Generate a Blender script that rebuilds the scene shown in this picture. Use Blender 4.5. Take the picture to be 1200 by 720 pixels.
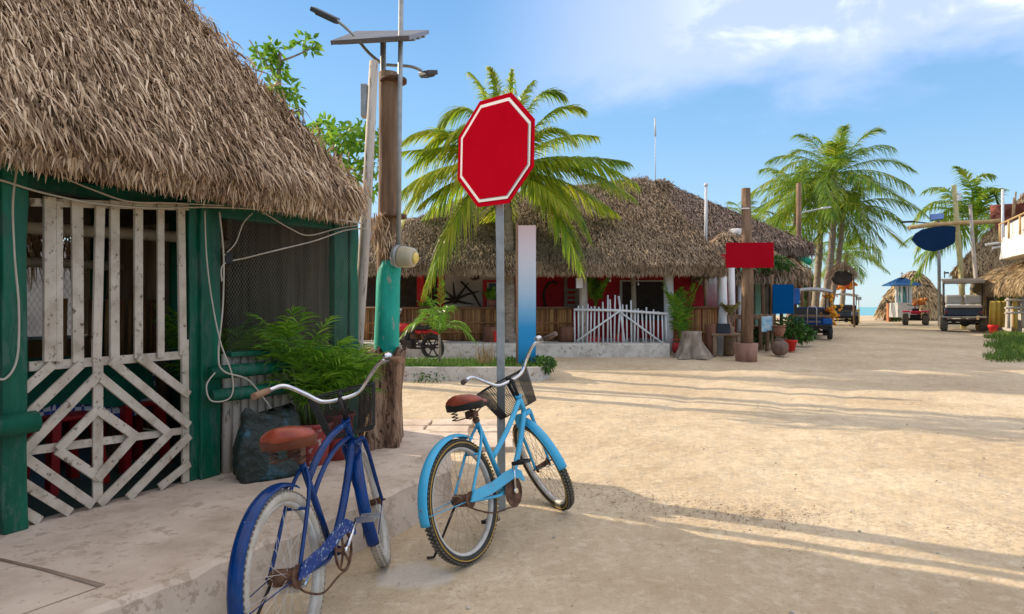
import bpy, bmesh, math, random
import numpy as np
from mathutils import Vector, Matrix
random.seed(7); np.random.seed(7)
for o in list(bpy.data.objects): bpy.data.objects.remove(o)
S = bpy.context.scene
R = math.radians

# ------------------------------------------------------------------ camera, sky, sun, exposure
H = 1.38; F = 800.0
cam = bpy.data.objects.new('camera', bpy.data.cameras.new('camera')); S.collection.objects.link(cam)
cam.location = (0, 0, H); cam.rotation_euler = (R(90), 0, 0)
cam.data.lens = 24; cam.data.sensor_width = 36; cam.data.clip_start = .05; cam.data.clip_end = 9000
cam.data.dof.use_dof = True; cam.data.dof.focus_distance = 4.6; cam.data.dof.aperture_fstop = 5.6
S.camera = cam
SUN_AZ = math.atan2(-.873, .487); SUN_EL = R(24.8)
w = bpy.data.worlds.new('World'); S.world = w; w.use_nodes = True
nt = w.node_tree; nt.nodes.clear()
def wn(t, **k):
    n = nt.nodes.new(t)
    for a, b in k.items(): setattr(n, a, b)
    return n
def wmath(op, a, b=None, c=None, clamp=False):
    n = wn('ShaderNodeMath', operation=op, use_clamp=clamp)
    for i, v in enumerate((a, b, c)):
        if v is None: continue
        if isinstance(v, (int, float)): n.inputs[i].default_value = v
        else: nt.links.new(v, n.inputs[i])
    return n.outputs[0]
def wss(v, a, b):
    n = wn('ShaderNodeMapRange', interpolation_type='SMOOTHSTEP')
    nt.links.new(v, n.inputs[0]); n.inputs[1].default_value = a; n.inputs[2].default_value = b
    return n.outputs[0]
sky = wn('ShaderNodeTexSky', sky_type='NISHITA'); sky.sun_disc = False
sky.sun_elevation = SUN_EL; sky.sun_rotation = SUN_AZ; sky.air_density = 1.0; sky.dust_density = .4; sky.ozone_density = 2.2
tc = wn('ShaderNodeTexCoord'); sp = wn('ShaderNodeSeparateXYZ'); nt.links.new(tc.outputs['Generated'], sp.inputs[0])
dx, dy, dz = sp.outputs
hor = wmath('SQRT', wmath('ADD', wmath('MULTIPLY', dx, dx), wmath('MULTIPLY', dy, dy)))
tel = wmath('DIVIDE', dz, wmath('MAXIMUM', hor, .02)); az = wmath('ARCTAN2', dx, dy)
cb = wn('ShaderNodeCombineXYZ'); nt.links.new(az, cb.inputs[0]); nt.links.new(tel, cb.inputs[1])
def wnoise(sc, sx, sy, det, dist=0, off=0):
    m = wn('ShaderNodeMapping'); nt.links.new(cb.outputs[0], m.inputs[0]); m.inputs['Scale'].default_value = (sx, sy, 1); m.inputs['Location'].default_value = (off, off*.7, off)
    n = wn('ShaderNodeTexNoise'); nt.links.new(m.outputs[0], n.inputs['Vector']); n.inputs['Scale'].default_value = sc; n.inputs['Detail'].default_value = det; n.inputs['Roughness'].default_value = .55; n.inputs['Distortion'].default_value = dist
    return n.outputs['Fac']
n1 = wnoise(3.0, 1.0, 2.2, 5, .3, 3.0); n2 = wnoise(7, 1, 1.7, 7, .5, 9.2)
slope = wmath('ADD', wmath('MULTIPLY', wmath('SUBTRACT', n1, .5), .28), wmath('ADD', tel, wmath('MULTIPLY', wmath('SUBTRACT', n2, .5), .10)))
thin = wmath('MULTIPLY', wss(slope, .25, .34), wmath('MULTIPLY', wss(az, -.10, .22), .62))
pn = wmath('ADD', wmath('MULTIPLY', n2, .7), wmath('MULTIPLY', n1, .3))
puff = wmath('MULTIPLY', wmath('MULTIPLY', wss(pn, .47, .58), wss(slope, .31, .42)), wmath('MULTIPLY', wss(az, .18, .42), .85))
skc = wn('ShaderNodeMixRGB', blend_type='MULTIPLY'); skc.inputs[0].default_value = 1; nt.links.new(sky.outputs[0], skc.inputs[1]); skc.inputs[2].default_value = (.86, .98, 1.04, 1)
grd = wn('ShaderNodeValToRGB'); nt.links.new(wmath('MULTIPLY', tel, 1.0, clamp=True), grd.inputs[0]); ge_ = grd.color_ramp.elements
ge_[0].position = 0; ge_[0].color = (.66, .84, .93, 1); ge_[1].position = 1; ge_[1].color = (.08, .20, .52, 1)
for p_, c_ in ((.10, (.48, .73, .95)), (.25, (.29, .57, .92)), (.5, (.17, .42, .80))):
    q_ = ge_.new(p_); q_.color = c_+(1,)
gs = wn('ShaderNodeMixRGB', blend_type='MULTIPLY'); gs.inputs[0].default_value = 1; nt.links.new(grd.outputs[0], gs.inputs[1]); gs.inputs[2].default_value = (6.6, 6.6, 6.6, 1)
mg = wn('ShaderNodeMixRGB'); mg.inputs[0].default_value = .72; nt.links.new(skc.outputs[0], mg.inputs[1]); nt.links.new(gs.outputs[0], mg.inputs[2])
m1 = wn('ShaderNodeMixRGB'); nt.links.new(thin, m1.inputs[0]); nt.links.new(mg.outputs[0], m1.inputs[1]); m1.inputs[2].default_value = (5.0, 5.5, 8.2, 1)
ambient_veil = wmath('MULTIPLY', wss(wmath('ADD', tel, wmath('MULTIPLY', wmath('SUBTRACT', n2, .5), .3)), .62, 1.1), .8)  # warm cloud above the view, added to neutralise the ambient light
mv = wn('ShaderNodeMixRGB'); nt.links.new(ambient_veil, mv.inputs[0]); nt.links.new(m1.outputs[0], mv.inputs[1]); mv.inputs[2].default_value = (8.4, 7.6, 6.6, 1)
m2 = wn('ShaderNodeMixRGB'); nt.links.new(puff, m2.inputs[0]); nt.links.new(mv.outputs[0], m2.inputs[1]); m2.inputs[2].default_value = (8.2, 8.4, 9.4, 1)
bg = wn('ShaderNodeBackground'); nt.links.new(m2.outputs[0], bg.inputs[0]); bg.inputs[1].default_value = .12
ow = wn('ShaderNodeOutputWorld'); nt.links.new(bg.outputs[0], ow.inputs[0])
sl = bpy.data.lights.new('sun', 'SUN'); sl.energy = 4.2; sl.angle = R(.6); sl.color = (1, .86, .66)
so = bpy.data.objects.new('sun', sl); S.collection.objects.link(so)
ldir = Vector((.873*math.cos(SUN_EL), -.487*math.cos(SUN_EL), -math.sin(SUN_EL)))
so.rotation_euler = ldir.to_track_quat('-Z', 'Y').to_euler()
S.view_settings.view_transform = 'Standard'; S.view_settings.look = 'None'; S.view_settings.gamma = 1; S.view_settings.exposure = .5

# ------------------------------------------------------------------ placing helpers
def ss(a): a = max(0, min(1, a)); return a*a*(3-2*a)
def gz(x, y):
    if y < 70: return .5*ss((y-10)/17)
    return .5-1.6*ss((y-70)/30)
def W(px, py, Y): return Vector(((px-600)/F*Y, Y, H+(360-py)/F*Y))
A0 = Vector((-2.03, 4.52, 0)); WD = Vector((.4392, .8984, 0)); NN = Vector((.8984, -.4392, 0))
PZ = .25                                    # height of the left pavement
def wp(t, off, z): return A0+WD*t+NN*off+Vector((0, 0, z))
def ow_(px, py, off=0):
    r = Vector(((px-600)/F, 1, 0)); k = (A0.dot(NN)+off)/r.dot(NN)
    return Vector((r.x*k, k, H+(360-py)/F*k))

# ------------------------------------------------------------------ materials
MATS = {}
def M(name, cols, rough=.7, scale=6, stretch=(1, 1, 1), bump=.0, bscale=40, island=0.0, wear=None, wearamt=.45, metal=0, spec=.3, trans=0, coat=0, bdist=.02, detail=6, noise_amt=1.0):
    """cols: list of colours along a noise ramp; island = share of per-piece variation"""
    if name in MATS: return MATS[name]
    m = bpy.data.materials.new(name); m.use_nodes = True; t = m.node_tree; N = t.nodes; Lk = t.links.new
    b = N['Principled BSDF']; b.inputs['Roughness'].default_value = rough; b.inputs['Metallic'].default_value = metal
    b.inputs['Specular IOR Level'].default_value = spec; b.inputs['Coat Weight'].default_value = coat; b.inputs['Coat Roughness'].default_value = .12
    tcn = N.new('ShaderNodeTexCoord'); mp = N.new('ShaderNodeMapping'); Lk(tcn.outputs['Object'], mp.inputs[0]); mp.inputs['Scale'].default_value = stretch
    nz = N.new('ShaderNodeTexNoise'); Lk(mp.outputs[0], nz.inputs['Vector']); nz.inputs['Scale'].default_value = scale; nz.inputs['Detail'].default_value = detail; nz.inputs['Roughness'].default_value = .62
    fac = nz.outputs['Fac']
    mr = N.new('ShaderNodeMapRange'); Lk(fac, mr.inputs[0]); mr.inputs[1].default_value = .28; mr.inputs[2].default_value = .72; fac = mr.outputs[0]
    if island:
        ge = N.new('ShaderNodeNewGeometry'); mx = N.new('ShaderNodeMix'); mx.inputs[0].default_value = island
        Lk(fac, mx.inputs[2]); Lk(ge.outputs['Random Per Island'], mx.inputs[3]); fac = mx.outputs[0]
    cr = N.new('ShaderNodeValToRGB'); Lk(fac, cr.inputs[0]); e = cr.color_ramp.elements
    cols = [tuple(c)+(1,) for c in cols]
    if len(cols) == 1: cols = cols*2
    e[0].color = cols[0]; e[1].color = cols[-1]; e[0].position = .05; e[1].position = .95
    for i, c in enumerate(cols[1:-1]):
        q = e.new(.05+.9*(i+1)/(len(cols)-1)); q.color = c
    col = cr.outputs[0]
    if wear:
        n3 = N.new('ShaderNodeTexNoise'); Lk(mp.outputs[0], n3.inputs['Vector']); n3.inputs['Scale'].default_value = scale*3.3; n3.inputs['Detail'].default_value = 9; n3.inputs['Roughness'].default_value = .75
        m3 = N.new('ShaderNodeMapRange'); Lk(n3.outputs['Fac'], m3.inputs[0]); m3.inputs[1].default_value = .68-.3*wearamt; m3.inputs[2].default_value = .71-.3*wearamt
        mw = N.new('ShaderNodeMixRGB'); Lk(m3.outputs[0], mw.inputs[0]); Lk(col, mw.inputs[1]); mw.inputs[2].default_value = tuple(wear)+(1,); col = mw.outputs[0]
        ra = N.new('ShaderNodeMapRange'); Lk(m3.outputs[0], ra.inputs[0]); ra.inputs[3].default_value = rough; ra.inputs[4].default_value = .85; Lk(ra.outputs[0], b.inputs['Roughness'])
    Lk(col, b.inputs['Base Color'])
    if bump:
        nb = N.new('ShaderNodeTexNoise'); Lk(mp.outputs[0], nb.inputs['Vector']); nb.inputs['Scale'].default_value = bscale; nb.inputs['Detail'].default_value = 5
        bp = N.new('ShaderNodeBump'); bp.inputs['Strength'].default_value = bump; bp.inputs['Distance'].default_value = bdist
        Lk(nb.outputs['Fac'], bp.inputs['Height']); Lk(bp.outputs[0], b.inputs['Normal'])
    if trans:
        tr = N.new('ShaderNodeBsdfTranslucent'); hs = N.new('ShaderNodeHueSaturation'); Lk(col, hs.inputs['Color']); hs.inputs['Value'].default_value = 1.5
        Lk(hs.outputs[0], tr.inputs[0]); mxs = N.new('ShaderNodeMixShader'); mxs.inputs[0].default_value = trans
        Lk(b.outputs[0], mxs.inputs[1]); Lk(tr.outputs[0], mxs.inputs[2]); Lk(mxs.outputs[0], N['Material Output'].inputs[0])
    MATS[name] = m; return m

thatch_near = M('thatch_near', [(.07, .04, .022), (.30, .19, .105), (.62, .44, .27), (.90, .74, .52)], .6, 2.2, island=.7, trans=.12)  # straw tones, ramp widened to put highlights and dark gaps into the colour
thatch_far = M('thatch_far', [(.11, .07, .042), (.26, .178, .112), (.40, .29, .19), (.60, .47, .33)], .85, 1.5, island=.55)
thatch_gold = M('thatch_gold', [(.16, .10, .05), (.34, .23, .12), (.50, .36, .20), (.6, .47, .3)], .85, 1.5, island=.6)
thatch_core = M('thatch_core', [(.05, .035, .022), (.10, .07, .045)], .95, 6)
green = M('green_paint', [(.001, .05, .027), (.003, .095, .05), (.006, .14, .078)], .45, 5, (1, 1, .25), .5, 25, wear=(.04, .11, .075), wearamt=.5, bdist=.006)
teal = M('teal_paint', [(.0, .22, .155), (.01, .36, .26), (.03, .45, .33)], .5, 5, (1, 1, .3), .6, 14, wear=(.30, .34, .28), wearamt=.28, bdist=.02)
cream = M('cream_board', [(.36, .29, .21), (.52, .44, .34), (.60, .53, .43)], .75, 7, (1, 1, 1), .35, 60, wear=(.17, .12, .08), wearamt=.33, bdist=.004)
cream_pole = M('whitewashed_pole', [(.38, .31, .24), (.60, .53, .43)], .8, 6, (1, 1, .3), .4, 30, island=.4, wear=(.22, .17, .12), wearamt=.35, bdist=.006)
weathered = M('weathered_wood', [(.30, .25, .20), (.50, .44, .37), (.64, .58, .50)], .8, 9, (1, 1, .12), .6, 24, wear=(.14, .11, .08), wearamt=.35, bdist=.01)
brownwood = M('brown_wood', [(.07, .04, .025), (.20, .12, .07), (.33, .21, .13)], .8, 9, (1, 1, .12), .8, 22, wear=(.42, .32, .22), wearamt=.2, bdist=.02)
bark = M('bark', [(.09, .05, .03), (.26, .15, .09), (.46, .31, .2)], .9, 9, (1, 1, .22), 1.0, 22, bdist=.08, wear=(.06, .035, .02), wearamt=.5)
greybark = M('grey_bark', [(.12, .09, .07), (.28, .22, .17), (.42, .35, .28)], .9, 7, (1, 1, .35), 1.0, 16, bdist=.04)
palmtrunk = M('palm_trunk', [(.16, .12, .085), (.30, .24, .18), (.40, .33, .26)], .9, 6, (1, 1, 3), .8, 14, bdist=.03)
bamboo = M('bamboo', [(.12, .05, .018), (.34, .155, .055), (.56, .30, .11)], .6, 3, island=.7)
greypole = M('galvanised', [(.28, .30, .29), (.42, .43, .42)], .5, 12, metal=.5, bump=.1)
steel = M('steel', [(.5, .5, .5), (.65, .65, .65)], .32, 14, metal=.9)
chrome = M('chrome', [(.62, .62, .64), (.8, .8, .82)], .14, 14, metal=1, wear=(.25, .13, .07), wearamt=.2)
rust = M('rust', [(.045, .024, .016), (.12, .06, .035), (.21, .115, .07)], .85, 22, metal=.1, bump=.4, bscale=90, bdist=.003)
blackp = M('black_rubber', [(.012, .012, .012), (.035, .033, .03)], .6, 14)
darkmetal = M('dark_metal', [(.02, .018, .017), (.06, .05, .045)], .5, 20, metal=.4)
red_sign = M('red_sign', [(.46, .003, .014), (.52, .004, .018)], .6, 2.5, spec=0)
white_paint = M('white_paint', [(.68, .68, .67), (.8, .8, .79)], .5, 6)
concrete = M('concrete', [(.44, .34, .25), (.60, .48, .375), (.70, .58, .46)], .88, 3.0, bump=.35, bscale=45, wear=(.47, .365, .275), wearamt=.45, bdist=.01)
kerbwhite = M('kerb_white', [(.42, .38, .32), (.6, .56, .5), (.68, .64, .58)], .85, 3.5, bump=.35, bscale=30, wear=(.34, .27, .2), wearamt=.38, bdist=.01)
redwall = M('red_wall', [(.36, .008, .014), (.48, .014, .022)], .7, 2)
redpaint = M('red_paint', [(.48, .012, .018), (.58, .02, .025)], .45, 5)
whitewall = M('white_wall', [(.46, .42, .37), (.60, .56, .50)], .9, 2)
bluesign = M('blue_sign', [(.001, .065, .20), (.002, .075, .23)], .6, 2, spec=.02)
navy = M('navy_board', [(.008, .028, .075), (.01, .035, .09)], .7, 2, spec=.02)
leaf = M('palm_leaf', [(.05, .14, .008), (.18, .30, .015), (.38, .42, .03), (.62, .50, .06)], .4, .7, island=.5, trans=.5)
leaf_far = M('palm_leaf_far', [(.03, .09, .012), (.10, .21, .018), (.24, .32, .025), (.50, .44, .06)], .45, .6, island=.5, trans=.4)
leaf_dry = M('palm_leaf_yellow', [(.18, .16, .02), (.4, .33, .05), (.5, .4, .1)], .6, .7, island=.6, trans=.3)
leaf_pot = M('pot_palm_leaf', [(.05, .15, .01), (.14, .30, .02), (.30, .46, .05)], .4, 3, island=.6, trans=.3)
leaf_tree = M('tree_leaf', [(.05, .14, .01), (.13, .27, .02), (.32, .45, .05)], .5, 2, island=.7, trans=.4)
leaf_bush = M('bush_leaf', [(.015, .05, .008), (.04, .11, .015), (.09, .19, .03)], .5, 2, island=.7, trans=.25)
grass_m = M('grass', [(.03, .08, .01), (.09, .18, .02), (.2, .27, .05)], .6, 2, island=.7, trans=.2)
straw = M('straw', [(.3, .2, .08), (.55, .4, .2)], .8, 4, island=.8)
clay = M('clay', [(.25, .10, .06), (.36, .16, .10)], .8, 6, bump=.2)
darkclay = M('dark_clay', [(.10, .06, .05), (.25, .16, .12)], .6, 6, bump=.2)
plasred = M('red_plastic', [(.55, .015, .015), (.62, .03, .02)], .4, 5)
cable_m = M('cable', [(.42, .36, .28), (.55, .49, .40)], .6, 5)
orange_m = M('orange_toy', [(.65, .15, .01), (.75, .4, .02), (.6, .05, .02)], .6, 30, island=.8)
bluebody = M('blue_panel', [(.001, .06, .27), (.004, .11, .38)], .4, 4)
yellowp = M('yellow_paint', [(.5, .33, .05), (.62, .45, .1)], .6, 5)
seatcream = M('cream_seat', [(.36, .33, .29), (.45, .42, .37)], .6, 5)
yellowpole = M('yellow_pole', [(.42, .36, .16), (.6, .53, .27)], .7, 5, (1, 1, .2), .3, 20)
goldlog = M('golden_log', [(.40, .25, .10), (.6, .42, .2)], .7, 5, bump=.3)
whitemetal = M('white_metal', [(.58, .58, .60), (.7, .7, .72)], .4, 5)
darkint = M('dark_interior', [(.03, .022, .018), (.06, .045, .035)], .9, 5)  # dark brown; in the restaurant it stands in for interior shade
rubbish = M('sack_plastic', [(.012, .016, .012), (.03, .035, .028), (.02, .035, .03), (.05, .14, .19)], .5, 6, bump=1.0, bscale=11, bdist=.06)

def sand_material():
    m = bpy.data.materials.new('sand_ground'); m.use_nodes = True; t = m.node_tree; N = t.nodes; Lk = t.links.new; b = N['Principled BSDF']
    ge = N.new('ShaderNodeNewGeometry')
    def nz(sc, det, ro, st=(1, 1, 1)):
        mp = N.new('ShaderNodeMapping'); Lk(ge.outputs['Position'], mp.inputs[0]); mp.inputs['Scale'].default_value = st
        n = N.new('ShaderNodeTexNoise'); Lk(mp.outputs[0], n.inputs['Vector']); n.inputs['Scale'].default_value = sc; n.inputs['Detail'].default_value = det; n.inputs['Roughness'].default_value = ro; return n.outputs['Fac']
    def mr(v, a, bb, c=0, d=1):
        n = N.new('ShaderNodeMapRange'); Lk(v, n.inputs[0]); n.inputs[1].default_value = a; n.inputs[2].default_value = bb; n.inputs[3].default_value = c; n.inputs[4].default_value = d; return n.outputs[0]
    def mix(f, a, bb, mode='MIX'):
        n = N.new('ShaderNodeMixRGB'); n.blend_type = mode
        for i, v in enumerate((f, a, bb)):
            if isinstance(v, tuple): n.inputs[i].default_value = v+(1,)
            elif isinstance(v, float): n.inputs[i].default_value = v
            else: Lk(v, n.inputs[i])
        return n.outputs[0]
    c = mix(mr(nz(.55, 6, .6), .38, .62), (.50, .385, .25), (.66, .54, .375))
    c = mix(mr(nz(.9, 5, .7, (.5, 1.6, 1)), .52, .66, 0, .5), c, (.42, .31, .19))
    c = mix(mr(nz(2.3, 7, .7, (1, .7, 1)), .45, .68, 0, .55), c, (.44, .33, .21))
    c = mix(mr(nz(9, 8, .75), .50, .66, 0, .6), c, (.74, .63, .46))
    c = mix(mr(nz(5, 8, .8), .50, .64, 0, .35), c, (.40, .30, .19))
    c = mix(mr(nz(48, 4, .8), .60, .68, 0, .65), c, (.25, .17, .10))
    pat = mr(nz(1.1, 3, .5), .5, .62)
    fine = mr(nz(22, 6, .8), .50, .60)
    mm = N.new('ShaderNodeMath'); mm.operation = 'MULTIPLY'; Lk(pat, mm.inputs[0]); Lk(fine, mm.inputs[1])
    m4 = N.new('ShaderNodeMath'); m4.operation = 'MULTIPLY'; Lk(mm.outputs[0], m4.inputs[0]); m4.inputs[1].default_value = .6
    c = mix(m4.outputs[0], c, (.34, .23, .13))
    vd = N.new('ShaderNodeVectorMath'); vd.operation = 'DISTANCE'; Lk(ge.outputs['Position'], vd.inputs[0]); vd.inputs[1].default_value = (-.50, 3.52, 0)
    sm = N.new('ShaderNodeMath'); sm.operation = 'MULTIPLY_ADD'; Lk(nz(7, 6, .7), sm.inputs[0]); sm.inputs[1].default_value = -.28; Lk(vd.outputs['Value'], sm.inputs[2])
    c = mix(mr(sm.outputs[0], .0, .07, .7, 0), c, (.62, .56, .48))   # spilt lime dust by the kerb
    Lk(c, b.inputs['Base Color']); b.inputs['Roughness'].default_value = .95; b.inputs['Specular IOR Level'].default_value = .15
    b1 = N.new('ShaderNodeBump'); b1.inputs['Strength'].default_value = .42; b1.inputs['Distance'].default_value = .02; Lk(nz(26, 8, .75), b1.inputs['Height'])
    b2 = N.new('ShaderNodeBump'); b2.inputs['Strength'].default_value = .6; b2.inputs['Distance'].default_value = .09; Lk(nz(3.2, 5, .6), b2.inputs['Height']); Lk(b1.outputs[0], b2.inputs['Normal'])
    Lk(b2.outputs[0], b.inputs['Normal']); return m
sand = sand_material()

def gradient_material():      # printed banner: pale pink top, white, blue foot
    m = bpy.data.materials.new('printed_banner'); m.use_nodes = True; t = m.node_tree; N = t.nodes; Lk = t.links.new; b = N['Principled BSDF']
    g = N.new('ShaderNodeTexCoord'); s = N.new('ShaderNodeSeparateXYZ'); Lk(g.outputs['Object'], s.inputs[0])
    mr = N.new('ShaderNodeMapRange'); Lk(s.outputs[2], mr.inputs[0]); mr.inputs[1].default_value = .15; mr.inputs[2].default_value = 2.75
    cr = N.new('ShaderNodeValToRGB'); Lk(mr.outputs[0], cr.inputs[0]); e = cr.color_ramp.elements
    e[0].position = 0; e[0].color = (.0, .22, .42, 1); e[1].position = 1; e[1].color = (.62, .46, .46, 1)
    for p, c in ((.12, (.0, .26, .6)), (.24, (.01, .28, .62)), (.36, (.16, .42, .68)), (.5, (.38, .55, .72)), (.7, (.58, .62, .70)), (.85, (.64, .58, .62))):
        q = e.new(p); q.color = c+(1,)
    Lk(cr.outputs[0], b.inputs['Base Color']); b.inputs['Roughness'].default_value = .6; return m
banner_m = gradient_material()
def checker_material():
    m = bpy.data.materials.new('gingham'); m.use_nodes = True; t = m.node_tree; N = t.nodes; b = N['Principled BSDF']
    g = N.new('ShaderNodeTexCoord'); c = N.new('ShaderNodeTexChecker'); t.links.new(g.outputs['Object'], c.inputs[0]); c.inputs['Scale'].default_value = 26
    c.inputs[1].default_value = (.02, .05, .25, 1); c.inputs[2].default_value = (.6, .6, .6, 1); t.links.new(c.outputs[0], b.inputs['Base Color']); return m
gingham = checker_material()
def sea_material():
    m = bpy.data.materials.new('sea_water'); m.use_nodes = True; t = m.node_tree; N = t.nodes; b = N['Principled BSDF']; Lk = t.links.new
    b.inputs['Roughness'].default_value = .25; g = N.new('ShaderNodeNewGeometry'); mp = N.new('ShaderNodeMapping'); Lk(g.outputs['Position'], mp.inputs[0]); mp.inputs['Scale'].default_value = (.02, .08, 1)
    n = N.new('ShaderNodeTexNoise'); Lk(mp.outputs[0], n.inputs['Vector']); n.inputs['Scale'].default_value = 3; n.inputs['Detail'].default_value = 8
    cr = N.new('ShaderNodeValToRGB'); Lk(n.outputs['Fac'], cr.inputs[0]); cr.color_ramp.elements[0].color = (.02, .26, .30, 1); cr.color_ramp.elements[1].color = (.10, .46, .46, 1)
    cr.color_ramp.elements[0].position = .35; cr.color_ramp.elements[1].position = .65
    Lk(cr.outputs[0], b.inputs['Base Color']); bp = N.new('ShaderNodeBump'); bp.inputs['Strength'].default_value = .5; Lk(n.outputs['Fac'], bp.inputs['Height']); Lk(bp.outputs[0], b.inputs['Normal'])
    return m
sea_m = sea_material()

# ------------------------------------------------------------------ mesh helpers
ORG = {}
def V3(p): return Vector(p)
class MB:
    def __init__(s): s.v = []; s.f = []; s.sm = []
    def add(s, vs, fs, smooth=False):
        b = len(s.v); s.v += [tuple(p) for p in vs]; s.f += [tuple(b+i for i in f) for f in fs]; s.sm += [smooth]*len(fs); return s
    def box(s, c, d, rz=0, mat=None):
        x, y, z = d[0]/2, d[1]/2, d[2]/2
        P = [Vector(p) for p in ((-x, -y, -z), (x, -y, -z), (x, y, -z), (-x, y, -z), (-x, -y, z), (x, -y, z), (x, y, z), (-x, y, z))]
        m = Matrix.Rotation(rz, 3, 'Z') if mat is None else mat
        return s.add([m@p+Vector(c) for p in P], [(0, 3, 2, 1), (4, 5, 6, 7), (0, 1, 5, 4), (1, 2, 6, 5), (2, 3, 7, 6), (3, 0, 4, 7)])
    def beam(s, a, b, w, t, up=(0, 0, 1), jit=0):
        """box from a to b; w = size across, t = size along `up`-ish normal"""
        a = Vector(a); b = Vector(b); d = (b-a); L = d.length; d.normalize(); n = Vector(up); n = (n-d*n.dot(d))
        if n.length < 1e-4: n = Vector((1, 0, 0))-d*d.x
        n.normalize(); c = d.cross(n); vs = []
        for p in (a, b):
            for i, j in ((-1, -1), (1, -1), (1, 1), (-1, 1)):
                vs.append(p+c*(i*w/2)+n*(j*t/2)+Vector([random.uniform(-jit, jit) for _ in range(3)]))
        return s.add(vs, [(3, 2, 1, 0), (4, 5, 6, 7), (0, 1, 5, 4), (1, 2, 6, 5), (2, 3, 7, 6), (3, 0, 4, 7)])
    def tube(s, pts, r, n=8, cap=True, flat=1.0, jit=0, closed=False):
        pts = [Vector(p) for p in pts]; k = len(pts); rr = r if isinstance(r, (list, tuple)) else [r]*k
        vs = []; u = None
        for i, p in enumerate(pts):
            if closed: t = pts[(i+1) % k]-pts[i-1]
            else: t = pts[min(i+1, k-1)]-pts[max(i-1, 0)]
            if t.length < 1e-9: t = Vector((0, 0, 1))
            t.normalize()
            if u is None:
                u = Vector((0, 0, 1)) if abs(t.z) < .9 else Vector((1, 0, 0))
            u = u-t*u.dot(t); u.normalize(); v = t.cross(u)
            for j in range(n):
                a = 2*math.pi*j/n; q = rr[i]*(1+random.uniform(-jit, jit))
                vs.append(p+u*math.cos(a)*q*flat+v*math.sin(a)*q)
        fs = []
        for i in range(k-1 if not closed else k):
            for j in range(n): fs.append((i*n+j, i*n+(j+1) % n, ((i+1) % k)*n+(j+1) % n, ((i+1) % k)*n+j))
        s.add(vs, fs, True)
        if cap and not closed:
            b = len(s.v)-k*n; s.f.append(tuple(b+j for j in reversed(range(n)))); s.f.append(tuple(b+(k-1)*n+j for j in range(n))); s.sm += [False, False]
        return s
    def lathe(s, c, prof, n=20, axis=(0, 0, 1), jit=0):
        ax = Vector(axis).normalized(); u = Vector((1, 0, 0)) if abs(ax.x) < .9 else Vector((0, 1, 0)); u = (u-ax*u.dot(ax)).normalized(); v = ax.cross(u); c = Vector(c)
        vs = []
        for r, h in prof:
            for j in range(n):
                a = 2*math.pi*j/n; q = r*(1+random.uniform(-jit, jit)); vs.append(c+ax*h+u*math.cos(a)*q+v*math.sin(a)*q)
        fs = [(i*n+j, i*n+(j+1) % n, (i+1)*n+(j+1) % n, (i+1)*n+j) for i in range(len(prof)-1) for j in range(n)]
        s.add(vs, fs, True); b = len(s.v)-len(prof)*n
        s.f.append(tuple(b+j for j in reversed(range(n)))); s.f.append(tuple(b+(len(prof)-1)*n+j for j in range(n))); s.sm += [False, False]; return s
    def ball(s, c, r, n=10, m=6):
        r = (r, r, r) if isinstance(r, (int, float)) else r; c = Vector(c); vs = [c+Vector((0, 0, -r[2]))]
        for i in range(1, m):
            a = -math.pi/2+math.pi*i/m
            for j in range(n): b = 2*math.pi*j/n; vs.append(c+Vector((r[0]*math.cos(a)*math.cos(b), r[1]*math.cos(a)*math.sin(b), r[2]*math.sin(a))))
        vs.append(c+Vector((0, 0, r[2]))); fs = []
        for j in range(n): fs.append((0, 1+(j+1) % n, 1+j)); fs.append((len(vs)-1, 1+(m-2)*n+j, 1+(m-2)*n+(j+1) % n))
        for i in range(m-2):
            for j in range(n): fs.append((1+i*n+j, 1+i*n+(j+1) % n, 1+(i+1)*n+(j+1) % n, 1+(i+1)*n+j))
        return s.add(vs, fs, True)
    def xf(s, fn): s.v = [tuple(fn(Vector(p))) for p in s.v]; return s
    def build(s, name, mat, parent=None, label=None, bevel=0):
        return mesh_obj(name, s.v, s.f, mat, parent, s.sm, label, bevel)
def mesh_obj(name, v, f, mat, parent=None, sm=None, label=None, bevel=0, org=None):
    if parent is not None: o_ = ORG[parent.name]
    else: o_ = Vector(org) if org is not None else Vector((0, 0, 0))
    me = bpy.data.meshes.new(name)
    v = np.asarray(v, dtype=np.float64).reshape(-1, 3)-np.array(o_)
    if isinstance(f, np.ndarray):
        me.vertices.add(len(v)); me.vertices.foreach_set('co', v.ravel().astype(np.float32))
        me.loops.add(f.size); me.loops.foreach_set('vertex_index', f.ravel().astype(np.int32))
        me.polygons.add(len(f)); me.polygons.foreach_set('loop_start', (np.arange(len(f))*f.shape[1]).astype(np.int32))
        me.update(calc_edges=True)
    else:
        me.from_pydata(v.tolist(), [], f)
        if sm is not None and any(sm): me.polygons.foreach_set('use_smooth', sm)
    me.materials.append(mat); o = bpy.data.objects.new(name, me); S.collection.objects.link(o)
    if parent is not None: o.parent = parent
    else: o.location = o_
    ORG[o.name] = Vector(o_)
    if label: o['label'] = label
    if bevel:
        b = o.modifiers.new('bevel', 'BEVEL'); b.width = bevel; b.segments = 2; b.limit_method = 'ANGLE'
    return o
def thing(name, label, cat, loc=(0, 0, 0), group=None):
    o = bpy.data.objects.new(name, None); S.collection.objects.link(o); o.location = loc; o.empty_display_size = .2
    o['label'] = label; o['category'] = cat
    if group: o['group'] = group
    ORG[o.name] = Vector(loc); return o
def solo(mb, name, mat, label, cat, org, group=None, bevel=0, kind=None):
    o = mesh_obj(name, mb.v, mb.f, mat, None, mb.sm, label, bevel, org); o['category'] = cat
    if group: o['group'] = group
    if kind: o['kind'] = kind
    return o
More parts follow.
